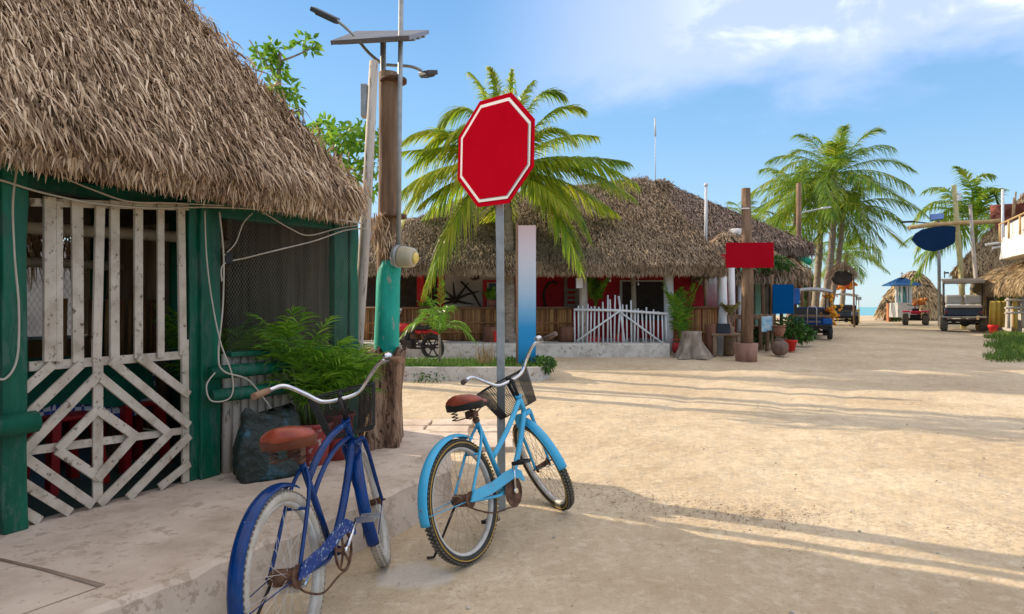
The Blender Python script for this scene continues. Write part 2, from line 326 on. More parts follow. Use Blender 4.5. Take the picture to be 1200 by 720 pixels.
def struct(name, mb, mat, bevel=0):
    o = mesh_obj(name, mb.v, mb.f, mat, None, mb.sm, None, bevel); o['kind'] = 'structure'; return o
def copy_tree(o, parent=None, label=None):
    c = o.copy(); S.collection.objects.link(c); c.parent = parent
    if label: c['label'] = label
    for ch in [q for q in S.objects if q.parent == o]: copy_tree(ch, c)
    return c
def bez(p0, p1, p2, n=8):
    p0, p1, p2 = Vector(p0), Vector(p1), Vector(p2)
    return [p0*(1-t)**2+p1*2*t*(1-t)+p2*t*t for t in [i/(n-1) for i in range(n)]]
def smooth(pts, n=6):
    P = [Vector(p) for p in pts]; out = []
    for i in range(len(P)-1):
        a, b, c, d = P[max(i-1, 0)], P[i], P[i+1], P[min(i+2, len(P)-1)]
        for k in range(n):
            t = k/n; out.append(.5*((2*b)+(c-a)*t+(2*a-5*b+4*c-d)*t*t+(3*b-a-3*c+d)*t**3))
    return out+[P[-1]]

# ------------------------------------------------------------------ thatch
def ribbons(P, D, Nn, L, Wd, lift, droop=0.0, rows=3):
    n = len(P); D = D/np.linalg.norm(D, axis=1)[:, None]; C = np.cross(D, Nn); C /= np.maximum(np.linalg.norm(C, axis=1), 1e-6)[:, None]
    out = np.zeros((n, rows, 2, 3))
    for r in range(rows):
        t = r/(rows-1); c = P+D*(L*t)[:, None]+Nn*(lift*math.sin(t*2.2))[:, None]
        c = c+np.array([0, 0, -1])*(droop*L*t*t)[:, None]
        wd = Wd*(1.0-.88*t*t)*.5 if r else Wd*.5*.7
        out[:, r, 0] = c-C*wd[:, None]; out[:, r, 1] = c+C*wd[:, None]
    v = out.reshape(-1, 3); b = np.arange(n)[:, None]*rows*2; fs = []
    for r in range(rows-1): fs.append(np.stack([b[:, 0]+2*r, b[:, 0]+2*r+1, b[:, 0]+2*r+3, b[:, 0]+2*r+2], 1))
    return v, np.concatenate(fs)
def thatch_faces(faces, dens, slen, sw, lift=.04, jit=.35, twist=.5):
    """faces: list of (a, b eave, c, d ridge) quads; returns ribbon arrays"""
    VV = []; FF = []; off = 0
    for a, b, c, d, k in faces:
        a, b, c, d = [np.array(q, float) for q in (a, b, c, d)]
        area = .5*(np.linalg.norm(np.cross(b-a, d-a))+np.linalg.norm(np.cross(b-c, d-c))); n = int(area*dens*k)
        if n < 3: continue
        Wt = np.linalg.norm(c-d)/max(np.linalg.norm(b-a), 1e-6)
        u = np.random.rand(n*2); s_ = np.random.rand(n*2); keep = np.random.rand(n*2) < (1-s_*(1-Wt)); u = u[keep][:n]; s_ = s_[keep][:n]; n = len(u)
        lo = a+(b-a)*u[:, None]; hi = d+(c-d)*u[:, None]; P = lo+(hi-lo)*s_[:, None]
        nr = np.cross(b-a, d-a); nr /= np.linalg.norm(nr)
        if nr[2] < 0: nr = -nr
        e = (b-a)/np.linalg.norm(b-a); dn = np.cross(e, nr); dn = dn if dn[2] < 0 else -dn
        D = dn+e*np.random.normal(0, jit, n)[:, None]*.6+nr*np.random.normal(0, .04, n)[:, None]
        Nn = nr+e*np.random.normal(0, twist, n)[:, None]; Nn /= np.linalg.norm(Nn, axis=1)[:, None]
        L = slen*np.random.uniform(.5, 1.25, n); wd = sw*np.random.uniform(.5, 1.5, n)
        P = P+nr*np.random.uniform(-.01, lift, n)[:, None]
        v, f = ribbons(P, D, Nn, L, wd, lift*np.random.uniform(.2, 1.4, n), np.random.uniform(0, .12, n)); VV.append(v); FF.append(f+off); off += len(v)
    return VV, FF, off
def fringe(edges, dens, slen, sw, thick, out=.05, off=0):
    VV = []; FF = []
    for a, b in edges:
        a = np.array(a, float); b = np.array(b, float); Ln = np.linalg.norm(b-a); n = int(Ln*dens); e = (b-a)/Ln
        nr = np.cross(e, [0, 0, 1]); u = np.random.rand(n)
        P = a+(b-a)*u[:, None]-np.array([0, 0, 1])*(thick*np.random.rand(n))[:, None]+nr*np.random.uniform(-out, out, n)[:, None]
        D = np.array([0, 0, -1.0])+nr*np.random.normal(.1, .22, n)[:, None]+e*np.random.normal(0, .28, n)[:, None]
        Nn = nr+e*np.random.normal(0, .5, n)[:, None]; Nn /= np.linalg.norm(Nn, axis=1)[:, None]
        v, f = ribbons(P, D, Nn, slen*np.random.uniform(.4, 1.1, n), sw*np.random.uniform(.5, 1.4, n), .02*np.random.rand(n), np.zeros(n)); VV.append(v); FF.append(f+off); off += len(v)
    return VV, FF, off
def hip_roof(O, U, Vv, Lu, Lv, z0, z1, r0, r1, thick=.18, rz2=None):
    """O corner, U along the front eave, Vv into depth; r0/r1 = ridge inset at both ends. returns corner points"""
    O = Vector((O[0], O[1], 0)); U = Vector((U[0], U[1], 0)).normalized(); Vv = Vector((Vv[0], Vv[1], 0)).normalized()
    up = Vector((0, 0, 1)); a = O+up*z0; b = O+U*Lu+up*z0; c = O+U*Lu+Vv*Lv+up*z0; d = O+Vv*Lv+up*z0
    e = O+U*r0+Vv*Lv/2+up*z1; f = O+U*(Lu-r1)+Vv*Lv/2+up*(z1 if rz2 is None else rz2); return a, b, c, d, e, f
def roof_mesh(corners, parent, mat, dens, slen, sw, thick, name='roof', k=(1, 1, 1, 1), lift=.04, fr=160, jit=.35, frl=None, core=True, twist=.6):
    a, b, c, d, e, f = corners
    dn = Vector((0, 0, -thick)); mb = MB()
    mb.add([a, b, c, d, e, f, a+dn, b+dn, c+dn, d+dn, e+dn, f+dn], [(1, 2, 5), (3, 0, 4), (6, 10, 11, 7), (7, 11, 8), (8, 11, 10, 9), (9, 10, 6), (0, 6, 7, 1), (1, 7, 8, 2), (2, 8, 9, 3), (3, 9, 6, 0)])
    for p0, p1, p2, p3 in ((a, b, f, e), (c, d, e, f)):
        gv_ = []
        for i in range(11):
            for j in range(11): gv_.append(p0.lerp(p1, i/10).lerp(p3.lerp(p2, i/10), j/10))
        mb.add(gv_, [(i*11+j, (i+1)*11+j, (i+1)*11+j+1, i*11+j+1) for i in range(10) for j in range(10)])
    base = mb.build(name, thatch_core, parent)
    faces = [(a, b, f, e, k[0]), (b, c, f, f+Vector((.01, 0, 0)), k[1]), (c, d, e, f, k[2]), (d, a, e, e+Vector((.01, 0, 0)), k[3])]
    VV, FF, off = thatch_faces(faces, dens, slen, sw, lift, jit, twist)
    ed = [(p, q) for (p, q), kk in zip(((a, b), (b, c), (c, d), (d, a)), k) if kk > .05]
    v2, f2, off = fringe(ed, fr, frl or slen*.8, sw, thick, .06, off)
    # shaggy hips and ridge
    hp = [(a, e), (b, f), (e, f)]; n = int(dens*.25)
    for p, q in hp:
        p = np.array(p); q = np.array(q); m = int(np.linalg.norm(q-p)*dens*.22)+3; u = np.random.rand(m)
        P = p+(q-p)*u[:, None]+np.random.normal(0, .05, (m, 3)); dd = (p-q)/np.linalg.norm(q-p)
        D = np.random.normal(0, .45, (m, 3))+np.array([0, 0, -.8])+dd*.5; Nn = np.random.normal(0, .4, (m, 3))+np.array([0, 0, 1.0]); Nn /= np.linalg.norm(Nn, axis=1)[:, None]
        v, ff = ribbons(P, D, Nn, slen*np.random.uniform(.4, .9, m), sw*np.random.uniform(.6, 1.5, m), lift*np.random.rand(m), np.random.rand(m)*.1); v2.append(v); f2.append(ff+off); off += len(v)
    o = mesh_obj('thatch', np.concatenate(VV+v2), np.concatenate(FF+f2), mat, base)
    return base

# ------------------------------------------------------------------ foliage
def leaflet(mb, p, d, side, L, w, droop, rows=3):
    d = d.normalized(); c = d.cross(side)
    if c.length < 1e-3: c = Vector((1, 0, 0))
    c.normalize(); vs = []
    for r in range(rows+1):
        t = r/rows; q = p+d*(L*t)+Vector((0, 0, -1))*(droop*L*t*t); ww = w*(.55+.45*math.sin(min(1, t*2.5)*1.57))*(1-t**2.2)*.5+.0006
        vs += [q-c*ww, q+c*ww]
    mb.add(vs, [(2*r, 2*r+1, 2*r+3, 2*r+2) for r in range(rows)])
def frond(mb, P0, P1, P2, n=45, L=.7, w=.035, droop=.45, rr=.02, stem=None, bare=.1, wind=(0, 0, 0), rows=3, gap=.06):
    pts = bez(P0, P1, P2, 14); (stem or mb).tube(pts, [rr*(1-.85*i/13) for i in range(14)], 5, cap=False)
    P0, P1, P2 = Vector(P0), Vector(P1), Vector(P2); wv = Vector(wind)
    for i in range(n):
        t = bare+(1-bare)*(i+random.random()*.5)/n; p = P0*(1-t)**2+P1*2*t*(1-t)+P2*t*t; tg = ((P1-P0)*(1-t)+(P2-P1)*t).normalized()
        sd = tg.cross(Vector((0, 0, 1)))
        if sd.length < .05: sd = Vector((1, 0, 0))
        sd.normalize(); upn = sd.cross(tg)
        s = (t-bare)/(1-bare); ln = L*(.45+.55*math.sin(math.pi*min(1, .22+s*.8)))*(1-.35*max(0, s-.75)/.25)
        for sg in (-1, 1):
            if random.random() < gap: continue
            d = sd*sg*(1-.55*s)+tg*(.5+.7*s)+upn*.12+wv+Vector([random.gauss(0, .07) for _ in range(3)])
            leaflet(mb, p, d, upn+sd*sg*.5+Vector([random.gauss(0, .25) for _ in range(3)]), ln*random.uniform(.85, 1.1), w, droop*random.uniform(.6, 1.3), rows)
def trunk_path(mb, a, b, r0, r1, bend=(0, 0, 0), n=14, rings=True):
    a = Vector(a); b = Vector(b); m = (a+b)/2+Vector(bend); pts = bez(a, m, b, n*2); k = len(pts)
    rad = [(r0+(r1-r0)*(i/(k-1))**.7)*(1+(.05 if i % 2 else -.03)) for i in range(k)]; rad[0] *= 1.5; rad[1] *= 1.15
    mb.tube(pts, rad, 10, jit=.02)
def palm(label, base, crown, nf=18, FL=3.2, L=.65, w=.04, n=32, mat=None, r0=.2, r1=.12, bend=(0, 0, 0), wind=(0, 0, 0), group=None, custom=None, name='coconut_palm', seed=1, rows=2, upb=0):
    random.seed(seed); t = thing(name, label, 'palm tree', base, group); tb = MB(); trunk_path(tb, base, crown, r0, r1, bend); tb.build('trunk', palmtrunk, t)
    cb_ = MB(); crown = Vector(crown); wv = Vector(wind)
    for i in range(nf):
        a = i*2.39996+random.uniform(-.2, .2); k = (i+.5)/nf; el = R(78-115*k**.85+upb)+random.uniform(-.1, .1); fl = FL*random.uniform(.85, 1.1)*(1-.15*(k < .15))
        d = Vector((math.cos(a)*math.cos(el), math.sin(a)*math.cos(el), math.sin(el)))+wv*.6; d.normalize()
        p1 = crown+d*fl*.55; p2 = crown+d*fl*.82+wv*fl*.35+Vector((0, 0, -1))*fl*(.18+.28*math.cos(el)*(1 if el > 0 else .7)); hd = Vector((d.x, d.y, 0)); p2 += hd*fl*.12
        frond(cb_, crown, p1, p2, n, L, w*random.uniform(.7, 1.1), random.uniform(.35, .95), .022, wind=wv*.5, rows=rows)
    if custom:
        for (p1, p2, fl) in custom: frond(cb_, crown, p1, p2, int(n*1.1), L*fl, w, random.uniform(.55, .95), .022, rows=rows)
    cb_.build('crown', mat or leaf_far, t)
    return t
def leafcloud(mb, c, r, n, size, flat=.0):
    c = Vector(c); r = Vector(r) if not isinstance(r, (int, float)) else Vector((r, r, r))
    for i in range(n):
        while True:
            q = Vector([random.uniform(-1, 1) for _ in range(3)])
            if .25 < q.length < 1: break
        p = c+Vector((q.x*r.x, q.y*r.y, q.z*r.z)); d = (q+Vector([random.gauss(0, .6) for _ in range(3)])).normalized(); s = size*random.uniform(.6, 1.3)
        leaflet(mb, p, d, Vector([random.gauss(0, 1) for _ in range(3)]), s, s*.5, .25, 2)
def bush(name, label, cat, c, r, n, size, mat, clumps=6, stem=True, group=None):
    t = thing(name, label, cat, (c[0], c[1], c[2]), group); mb = MB(); sm = MB()
    for i in range(clumps):
        q = Vector((random.uniform(-.7, .7)*r[0], random.uniform(-.7, .7)*r[1], r[2]*random.uniform(.5, 1.5)))+Vector(c)
        leafcloud(mb, q, (r[0]*.5, r[1]*.5, r[2]*.5), n//clumps, size); sm.tube([Vector(c), (Vector(c)+q)/2+Vector((0, 0, .1)), q], [.03, .02, .008], 5)
    mb.build('foliage', mat, t); sm.build('stem', bark, t); return t
def grass_patch(name, label, fn, n, h, mat, w=.008, kind='stuff'):
    P = np.array([fn() for _ in range(n)]); D = np.random.normal(0, .35, (n, 3)); D[:, 2] = 1; Nn = np.random.normal(0, 1, (n, 3)); Nn /= np.linalg.norm(Nn, axis=1)[:, None]
    v, f = ribbons(P, D, Nn, h*np.random.uniform(.4, 1.2, n), np.full(n, w), np.zeros(n), np.random.rand(n)*.4)
    o = mesh_obj(name, v, f, mat, None, org=P.mean(0)); o['label'] = label; o['category'] = 'grass'; o['kind'] = kind; return o

# ================================================================== SETTING
xs = list(np.concatenate([np.linspace(-400, -30, 12), np.linspace(-25, -6, 12), np.linspace(-5.5, 9, 90), np.linspace(9.5, 30, 30), np.linspace(35, 400, 14)]))
ys = list(np.concatenate([np.linspace(-60, -3, 8), np.linspace(-2, 1.5, 8), np.linspace(1.7, 14, 110), np.linspace(14.3, 40, 60), np.linspace(41, 130, 50), [200, 400, 900, 3000]]))
gv = []
from mathutils import noise
for y in ys:
    for x in xs:
        z = gz(x, y)
        if 1.4 < y < 60 and -6 < x < 32:
            z += .016*noise.noise(Vector((x*.55, y*.55, 0)))+.011*noise.noise(Vector((x*2.1, y*1.5, 3)))+.005*noise.noise(Vector((x*6, y*5, 5)))-.01
            # tyre tracks curving away
            for c0 in (1.9, 3.4, 4.3, 5.7):
                z -= .022*math.exp(-((x-c0-.33*(y-8)+.4*math.sin(y*.3))/.13)**2)*ss((y-6)/4)
        if y > 150: z = -5
        gv.append((x, y, z))
nx = len(xs); g = MB(); g.add(gv, [(j*nx+i, j*nx+i+1, (j+1)*nx+i+1, (j+1)*nx+i) for j in range(len(ys)-1) for i in range(nx-1)], True)
struct('ground', g, sand)
sea = MB(); sea.add([(-5000, 78, -.2), (5000, 78, -.2), (5000, 8000, -.2), (-5000, 8000, -.2)], [(0, 1, 2, 3)]); struct('sea', sea, sea_m)

# left pavement with rough kerb
EO = 1.31; sw = MB(); T0, T1 = -7.5, .95; n = 60; rows_ = []
def edge_wob(t): return .015*math.sin(t*9)+.02*noise.noise(Vector((t*3, 1, 1)))
for i in range(n+1):
    t = T0+(T1-T0)*i/n; e = EO+edge_wob(t)
    rows_.append([wp(t, -6.0, PZ), wp(t, 0, PZ), wp(t, .9, PZ), wp(t, e-.03, PZ), wp(t, e, PZ-.02+.006*math.sin(t*23)), wp(t, e+.035+.02*math.sin(t*5), -.05)])
vs = [p for r_ in rows_ for p in r_]; k = 6
sw.add(vs, [(i*k+j, i*k+j+1, (i+1)*k+j+1, (i+1)*k+j) for i in range(n) for j in range(k-1)])
b0 = n*k; sw.add([rows_[-1][j] for j in range(k)]+[wp(T1, -6, -.05)], [tuple(range(k))+(6,)])
# rear part beside the stump
sw.add([wp(T1, -6, PZ-.004), wp(T1, .98, PZ-.004), wp(1.9, .72, PZ-.004), wp(2.15, .3, PZ-.004), wp(2.15, -6, PZ-.004), wp(T1, .98, -.05), wp(1.9, .76, -.05), wp(2.2, .33, -.05), wp(2.2, -6, -.05)],
       [(0, 1, 2, 3, 4), (1, 5, 6, 2), (2, 6, 7, 3), (3, 7, 8, 4)])
struct('pavement', sw, concrete)
# groove in the pavement
gr = MB(); gr.tube([(-2.5, 3.14, PZ), (-2.0, 2.93, PZ+.001), (-1.66, 2.76, PZ)], .014, 6, flat=.5, jit=.3); gr.tube([(-1.66, 2.76, PZ), (-1.75, 2.6, PZ), (-1.86, 2.4, PZ)], .006, 6, flat=.5, jit=.3); struct('pavement_joint', gr, M('joint_dirt', [(.25, .18, .13), (.34, .25, .18)], .9, 9))
# worn paving slabs at ground level past the stump
pv = MB(); random.seed(3)
for i in range(5):
    for j in range(4):
        x0 = -1.45+i*.5+random.uniform(-.03, .03); y0 = 6.55+j*.42
        if x0+.5 > .05+j*.12: continue
        pv.box((x0+.24, y0+.2, .004+random.uniform(0, .008)), (.46+random.uniform(-.03, .02), .385, .05), random.uniform(-.03, .03))
struct('paving', pv, concrete, .008)
# planting island
island = MB(); IY0, IY1, IX0, IX1 = 12.55, 14.9, -2.6, .72
ip = [(IX0, IY0), (IX1-.25, IY0), (IX1, IY0+.35), (IX1+.05, IY0+1.2), (IX1-.3, IY1), (IX0, IY1)]; m_ = len(ip)
island.add([(x, y, -.05) for x, y in ip]+[(x, y, .27) for x, y in ip]+[(x*.96-.03, y+(.14 if y < 13.5 else -.14), .27) for x, y in ip]+[(x*.96-.03, y+(.14 if y < 13.5 else -.14), .2) for x, y in ip],
           [(i, (i+1) % m_, m_+(i+1) % m_, m_+i) for i in range(m_)]+[(m_+i, m_+(i+1) % m_, 2*m_+(i+1) % m_, 2*m_+i) for i in range(m_)]+[(2*m_+i, 2*m_+(i+1) % m_, 3*m_+(i+1) % m_, 3*m_+i) for i in range(m_)]+[tuple(3*m_+i for i in range(m_))])
struct('planting_island_kerb', island, kerbwhite)
def isl():
    x = random.uniform(IX0, IX1-.12); y = random.uniform(IY0+.12, IY1-.15); return (x, y, .2)
grass_patch('grass', 'short green grass covering the white kerbed planting island', isl, 9000, .16, grass_m, .012)
# restaurant terrace slab
PX0, PX1, PY0 = -6, 3.85, 16.6; TZ = .49
ter = MB(); ter.box(((PX0+PX1)/2, PY0+2.2, TZ/2-.05), (PX1-PX0, 4.4, TZ+.1)); struct('terrace', ter, kerbwhite, .03)

# loose debris on the sand
def lit():
    r_ = random.random()
    if r_ < .6:
        t = random.random(); x = .15+1.6*t+random.gauss(0, .16); y = 5.3-1.0*t+random.gauss(0, .22)
    elif r_ < .8: x = random.gauss(1.75, .2); y = random.gauss(4.55, .12)
    else: x = random.uniform(-1, 8); y = random.uniform(3, 12)
    return (x, y, gz(x, y)+.004)
P = np.array([lit() for _ in range(1500)]); D = np.random.normal(0, 1, (1500, 3)); D[:, 2] *= .12; Nn = np.random.normal(0, .3, (1500, 3)); Nn[:, 2] = 1; Nn /= np.linalg.norm(Nn, axis=1)[:, None]
v, f = ribbons(P, D, Nn, np.random.uniform(.004, .035, 1500), np.random.uniform(.003, .009, 1500), np.full(1500, .003), np.zeros(1500))
o = mesh_obj('leaf_litter', v, f, M('litter', [(.10, .06, .03), (.3, .2, .11)], .9, 5, island=.8)); o['kind'] = 'stuff'; o['label'] = 'fine brown twigs and leaf bits strewn on the sand'; o['category'] = 'leaf litter'
pb = MB()
for i in range(130):
    x = random.uniform(-1, 6); y = random.uniform(2.6, 10)*1.0; s_ = random.uniform(.003, .011); pb.ball((x, y, gz(x, y)+s_*.2), (s_*1.3, s_, s_*.7), 5, 3)
o = solo(pb, 'pebbles', M('pebble', [(.3, .25, .19), (.6, .54, .45)], .9, 5, island=.8), 'small pale pebbles scattered over the sandy street', 'pebbles', (0, 0, 0), kind='stuff')

# ================================================================== LEFT THATCHED HUT
hut = thing('thatched_hut', 'green and cream beach hut with shaggy brown thatch roof and slatted gate at left', 'hut', wp(-1, 0, PZ))
Cc = wp(1.11, .37, 0)
cor = hip_roof((Cc.x, Cc.y), (-WD.x, -WD.y), (-NN.x, -NN.y), 9.5, 6.4, 2.25, 2.25+1.45*3.2, 3.2, 3.2)
roof_mesh(cor, hut, thatch_near, 6800, .19, .0125, .16, k=(1, .25, .04, .02), lift=.045, fr=4200, jit=.42, frl=.10, twist=.8)
VV, FF, off = fringe([(W(439, 262, 5.72), W(464, 258, 5.86)), (W(436, 248, 5.72), W(450, 246, 5.84))], 420, .24, .013, .14, .05); mesh_obj('thatch_scraps', np.concatenate(VV), np.concatenate(FF), thatch_near, hut)
# posts
def pbox(mb, px0, px1, z0, z1, d=.14, off=0):
    a = ow_(px0, 360, off); b = ow_(px1, 360, off); c = (a+b)/2-NN*d/2; Lw = (b-a).length
    n = 9; vs = []
    for i in range(n+1):
        z = z0+(z1-z0)*i/n
        for sx, sy in ((-1, -1), (1, -1), (1, 1), (-1, 1)):
            q = c+WD*(sx*Lw/2+random.uniform(-.006, .006))+NN*(sy*d/2+random.uniform(-.005, .005)); vs.append((q.x, q.y, z))
    mb.add(vs, [(i*4+j, i*4+(j+1) % 4, (i+1)*4+(j+1) % 4, (i+1)*4+j) for i in range(n) for j in range(4)]+[(3, 2, 1, 0), tuple(n*4+j for j in range(4))])
for (a, b, d) in ((3, 33, .20), (236, 259, .16), (222, 235, .07)):
    mb = MB(); pbox(mb, a, b, PZ, 2.12, d, .07 if a == 3 else .03 if a != 222 else .0); mb.build('post', green, hut, bevel=.008)
def right_wall():
    global WD, NN
    WD = Vector((.6425, .7663, 0)); NN = Vector((.7663, -.6425, 0))
def front_wall():
    global WD, NN
    WD = Vector((.4392, .8984, 0)); NN = Vector((.8984, -.4392, 0))
right_wall()
for (a, b, d) in ((392, 408, .08), (410, 420, .09)):
    mb = MB(); pbox(mb, a, b, PZ, 2.12, d, .02); mb.build('post', green, hut, bevel=.008)
mb = MB(); mb.beam(wp(.05, -.03, 2.03), wp(1.2, -.03, 2.03), .07, .10, (0, 0, 1)); mb.build('window_head', green, hut, bevel=.006)
front_wall()
for off, t in ((-2.6, -1.2), (-2.6, .1), (-2.6, .95), (-1.3, .8)):
    mb = MB(); p = wp(t, off, 0); mb.tube([(p.x, p.y, PZ), (p.x, p.y, 2.3)], .07, 8); mb.build('post', green, hut)
mb = MB(); mb.beam(wp(-3.5, -.12, 2.04), wp(1.05, -.12, 2.06), .07, .08, (0, 0, 1)); mb.build('eave_beam', green, hut, bevel=.01)
mb = MB()
for off, z in ((-1.0, 1.92), (-2.4, 1.75)): mb.tube(smooth([wp(-2.6, off, z), wp(-1, off, z-.03), wp(.5, off, z+.02), wp(1.05, off, z)]), .045, 8)
mb.build('inner_log_beam', cream_pole, hut)
right_wall()
# lower wall of whitewashed poles
mb = MB(); t = .16
while t < 1.19:
    p = wp(t, -.03, 0); mb.tube([(p.x, p.y, PZ), (p.x+.003, p.y, .7), (p.x, p.y, 1.06)], .033*random.uniform(.85, 1.1), 8); t += .062
mb.build('pole_wall', cream_pole, hut)
front_wall()
mb = MB(); t = -5.5
while t < -1.2:
    p = wp(t, -.03, 0); mb.tube([(p.x, p.y, PZ), (p.x, p.y, 1.06)], .033, 8); t += .062
mb.build('pole_wall', cream_pole, hut)
right_wall()
for z, t1, off in ((.95, .55, .10), (.80, .58, .12)):
    mb = MB(); mb.tube([wp(-.02, off, z), wp(.3, off+.005, z+.004), wp(t1, off, z+.01)], .045, 12, jit=.04); mb.build('log_rail', green, hut)
mb = MB(); mb.beam(wp(.14, .03, 1.06), wp(1.18, .03, 1.06), .09, .035, (0, 0, 1)); mb.build('window_ledge', green, hut, bevel=.006)
front_wall()
mb = MB(); mb.tube([wp(-3.2, .12, .80), wp(-2, .12, .80), wp(-1.12, .12, .80)], .055, 12, jit=.04); mb.build('log_rail', green, hut)
# wire netting: real wires in a hexagon weave
def netting(t0, t1, z0, z1, off, cell=.021, wire=.0016):
    mb = MB(); hx = cell; hz = cell*.87
    nx_ = int((t1-t0)/hx); nz_ = int((z1-z0)/hz)
    for j in range(nz_):
        for i in range(nx_):
            t = t0+(i+(.5 if j % 2 else 0))*hx; z = z0+j*hz
            for (a, b) in (((t, z), (t+hx*.5, z+hz)), ((t, z), (t-hx*.5, z+hz))):
                A, B = wp(a[0], off, a[1]), wp(b[0], off, b[1]); c_ = (B-A).cross(NN).normalized()*wire/2
                mb.add([A-c_, A+c_, B+c_, B-c_], [(0, 1, 2, 3)])
    return mb
netm = M('net_wire', [(.07, .09, .07), (.14, .15, .12)], .5, 5, metal=.4)
right_wall()
netting(.14, 1.18, 1.08, 2.0, .03).build('wire_netting', netm, hut)
front_wall()
netting(-1.75, -1.2, .85, 2.02, .03).build('wire_netting', M('green_wire', [(.02, .12, .09), (.03, .18, .13)], .5, 5), hut)
netting(-2.9, 1.0, 1.1, 1.75, -3.0, .05, .003).build('wire_netting', netm, hut)
# gate
gate = MB()
def board(mb, p, q, w, off=.0, th=.018, ext=0):
    a = ow_(p[0], p[1], off); b = ow_(q[0], q[1], off); mb.beam(a, b, w, th, NN, jit=.0015)
RG = lambda p: (p[0]*.4444, 400+p[1]*.4444)
gate_root = MB(); board(gate_root, (34, 237), (222, 243), .045, -.012); board(gate_root, (33, 430), (217, 416), .05, -.008); board(gate_root, RG((74, 290)), RG((482, 236)), .045, -.008)
board(gate_root, RG((257, 50)), RG((257, 424)), .058, .004); board(gate_root, RG((487, -4)), RG((489, 372)), .05, .004)
gf = gate_root.build('gate', cream, hut, label='cream slatted gate with a diamond lattice lower half', bevel=.002)
sl_ = MB()
for (a, b, w_) in (((58, 231), (58, 424), .062), ((69, 236), (69, 425), .034), ((90, 234), (91, 425), .06), ((117, 242), (113, 424), .052), ((134, 235), (134, 423), .054), ((162, 239), (162, 420), .052), ((188, 241), (188, 419), .045), ((212, 239), (214, 416), .053)):
    board(sl_, a, b, w_, .010)
sl_.build('slats', cream, gf, bevel=.002)
la = MB()
def exl(a, b):
    return (a[0]-26, a[1]+(a[1]-b[1])/(b[0]-a[0])*26*1.0)
for i, (a, b) in enumerate((((75, 117), (138, 62)), ((75, 192), (215, 60)), ((75, 277), (258, 90)), ((258, 90), (443, 242)), ((292, 52), (498, 222)), ((366, 42), (498, 142)), ((152, 286), (257, 181)), ((257, 181), (358, 252)), ((355, 250), (255, 365)), ((152, 288), (262, 362)),
             ((72, 312), (245, 432)), ((72, 382), (185, 452)), ((72, 455), (105, 474)), ((262, 430), (447, 243)), ((338, 414), (500, 248)), ((420, 386), (500, 322)))):
    if a[0] < 80: a = exl(a, b)
    board(la, RG(a), RG(b), .05, .022+.004*(i % 3))
la.build('lattice', cream, gf, bevel=.002)
# interior: floor, back fence, side wall
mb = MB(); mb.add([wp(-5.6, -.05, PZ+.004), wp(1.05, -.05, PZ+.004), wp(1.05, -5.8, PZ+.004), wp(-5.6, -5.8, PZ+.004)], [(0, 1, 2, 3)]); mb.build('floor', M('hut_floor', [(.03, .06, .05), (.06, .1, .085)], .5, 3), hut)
mb = MB(); mb.beam(wp(-5.6, -3.0, .66), wp(1.05, -3.0, .66), .03, .82); mb.build('back_wall', bamboo, hut)
mb = MB(); mb.beam(wp(-5.6, -2.95, 1.09), wp(1.05, -2.95, 1.09), .12, .03); mb.build('window_sill', whitewall, hut)
mb = MB(); mb.beam(wp(-15, -7.6, 1.3), wp(4.6, -7.6, 1.3), .1, 2.3); mb.build('yard_wall', M('grey_wall', [(.2, .19, .18), (.34, .33, .31)], .9, 1.6), hut)
for t_, o_ in ((-5.6, -.1), (1.1, .1)):
    mb = MB(); mb.beam(wp(t_, o_, 1.2), wp(t_, -3.05, 1.2), .06, 2.2); mb.build('side_wall', M('side_board', [(.12, .08, .05), (.26, .18, .115), (.36, .27, .18)], .9, 5, (3, 3, .2)), hut)
VV, FF, off = fringe([(wp(-4, -2.9, 2.1), wp(1.0, -2.9, 2.1))], 240, .45, .02, .12); mesh_obj('inner_fringe', np.concatenate(VV), np.concatenate(FF), thatch_near, hut)
mb = MB()
for k_ in range(3): mb.beam(wp(-3.2+k_*.02, -2.1+k_*.4, 1.55), wp(-.9, -2.1+k_*.4, 1.5), .02, .05)
for t in np.arange(.15, 1.0, .07): mb.tube([wp(t, -1.9, .95), wp(t+.01, -1.9, 1.45)], .018, 5)
mb.build('inner_rail', bamboo, hut)
# table with cloths, and stools inside
tb = thing('table', 'square table under a dark green cloth behind the hut gate', 'table', wp(-.75, -1.1, PZ))
mb = MB(); c = wp(-.7, -1.1, 0)
ang = math.atan2(WD.y, WD.x)
mb.box((c.x, c.y, .985), (1.5, .8, .02), ang); mb.build('tabletop', brownwood, tb)
for sx in (-.6, .6):
    for sy in (-.3, .3):
        q = wp(-.7+sx, -1.1+sy, 0); mb = MB(); mb.box((q.x, q.y, .61), (.05, .05, .72), ang); mb.build('leg', brownwood, tb)
def cloth(c, sx, sy, z, drop, mat, name, label):
    mb = MB(); n = 40; top = []; bot = []
    for i in range(n*4):
        s_, k_ = divmod(i, n); u = -1+2*k_/n
        x, y = [(u, -1), (1, u), (-u, 1), (-1, -u)][s_]; wv_ = .02*math.sin(i*.9)
        p = wp(0, 0, 0); q = Vector(c)+WD*(x*sx)+NN*(y*sy); top.append((q.x, q.y, z)); q2 = Vector(c)+WD*(x*(sx+wv_+.02))+NN*(y*(sy+wv_+.02)); bot.append((q2.x, q2.y, z-drop*(1+.12*math.sin(i*.31))))
    m_ = n*4; mb.add(top+bot, [tuple(range(m_))]+[(i, (i+1) % m_, m_+(i+1) % m_, m_+i) for i in range(m_)], True)
    return solo(mb, name, mat, label, 'tablecloth', c)
cloth(wp(-.7, -1.1, 0), .785, .435, 1.003, .27, M('green_cloth', [(.004, .07, .04), (.008, .12, .07)], .8, 4), 'tablecloth', 'dark green tablecloth draped over the table behind the gate')
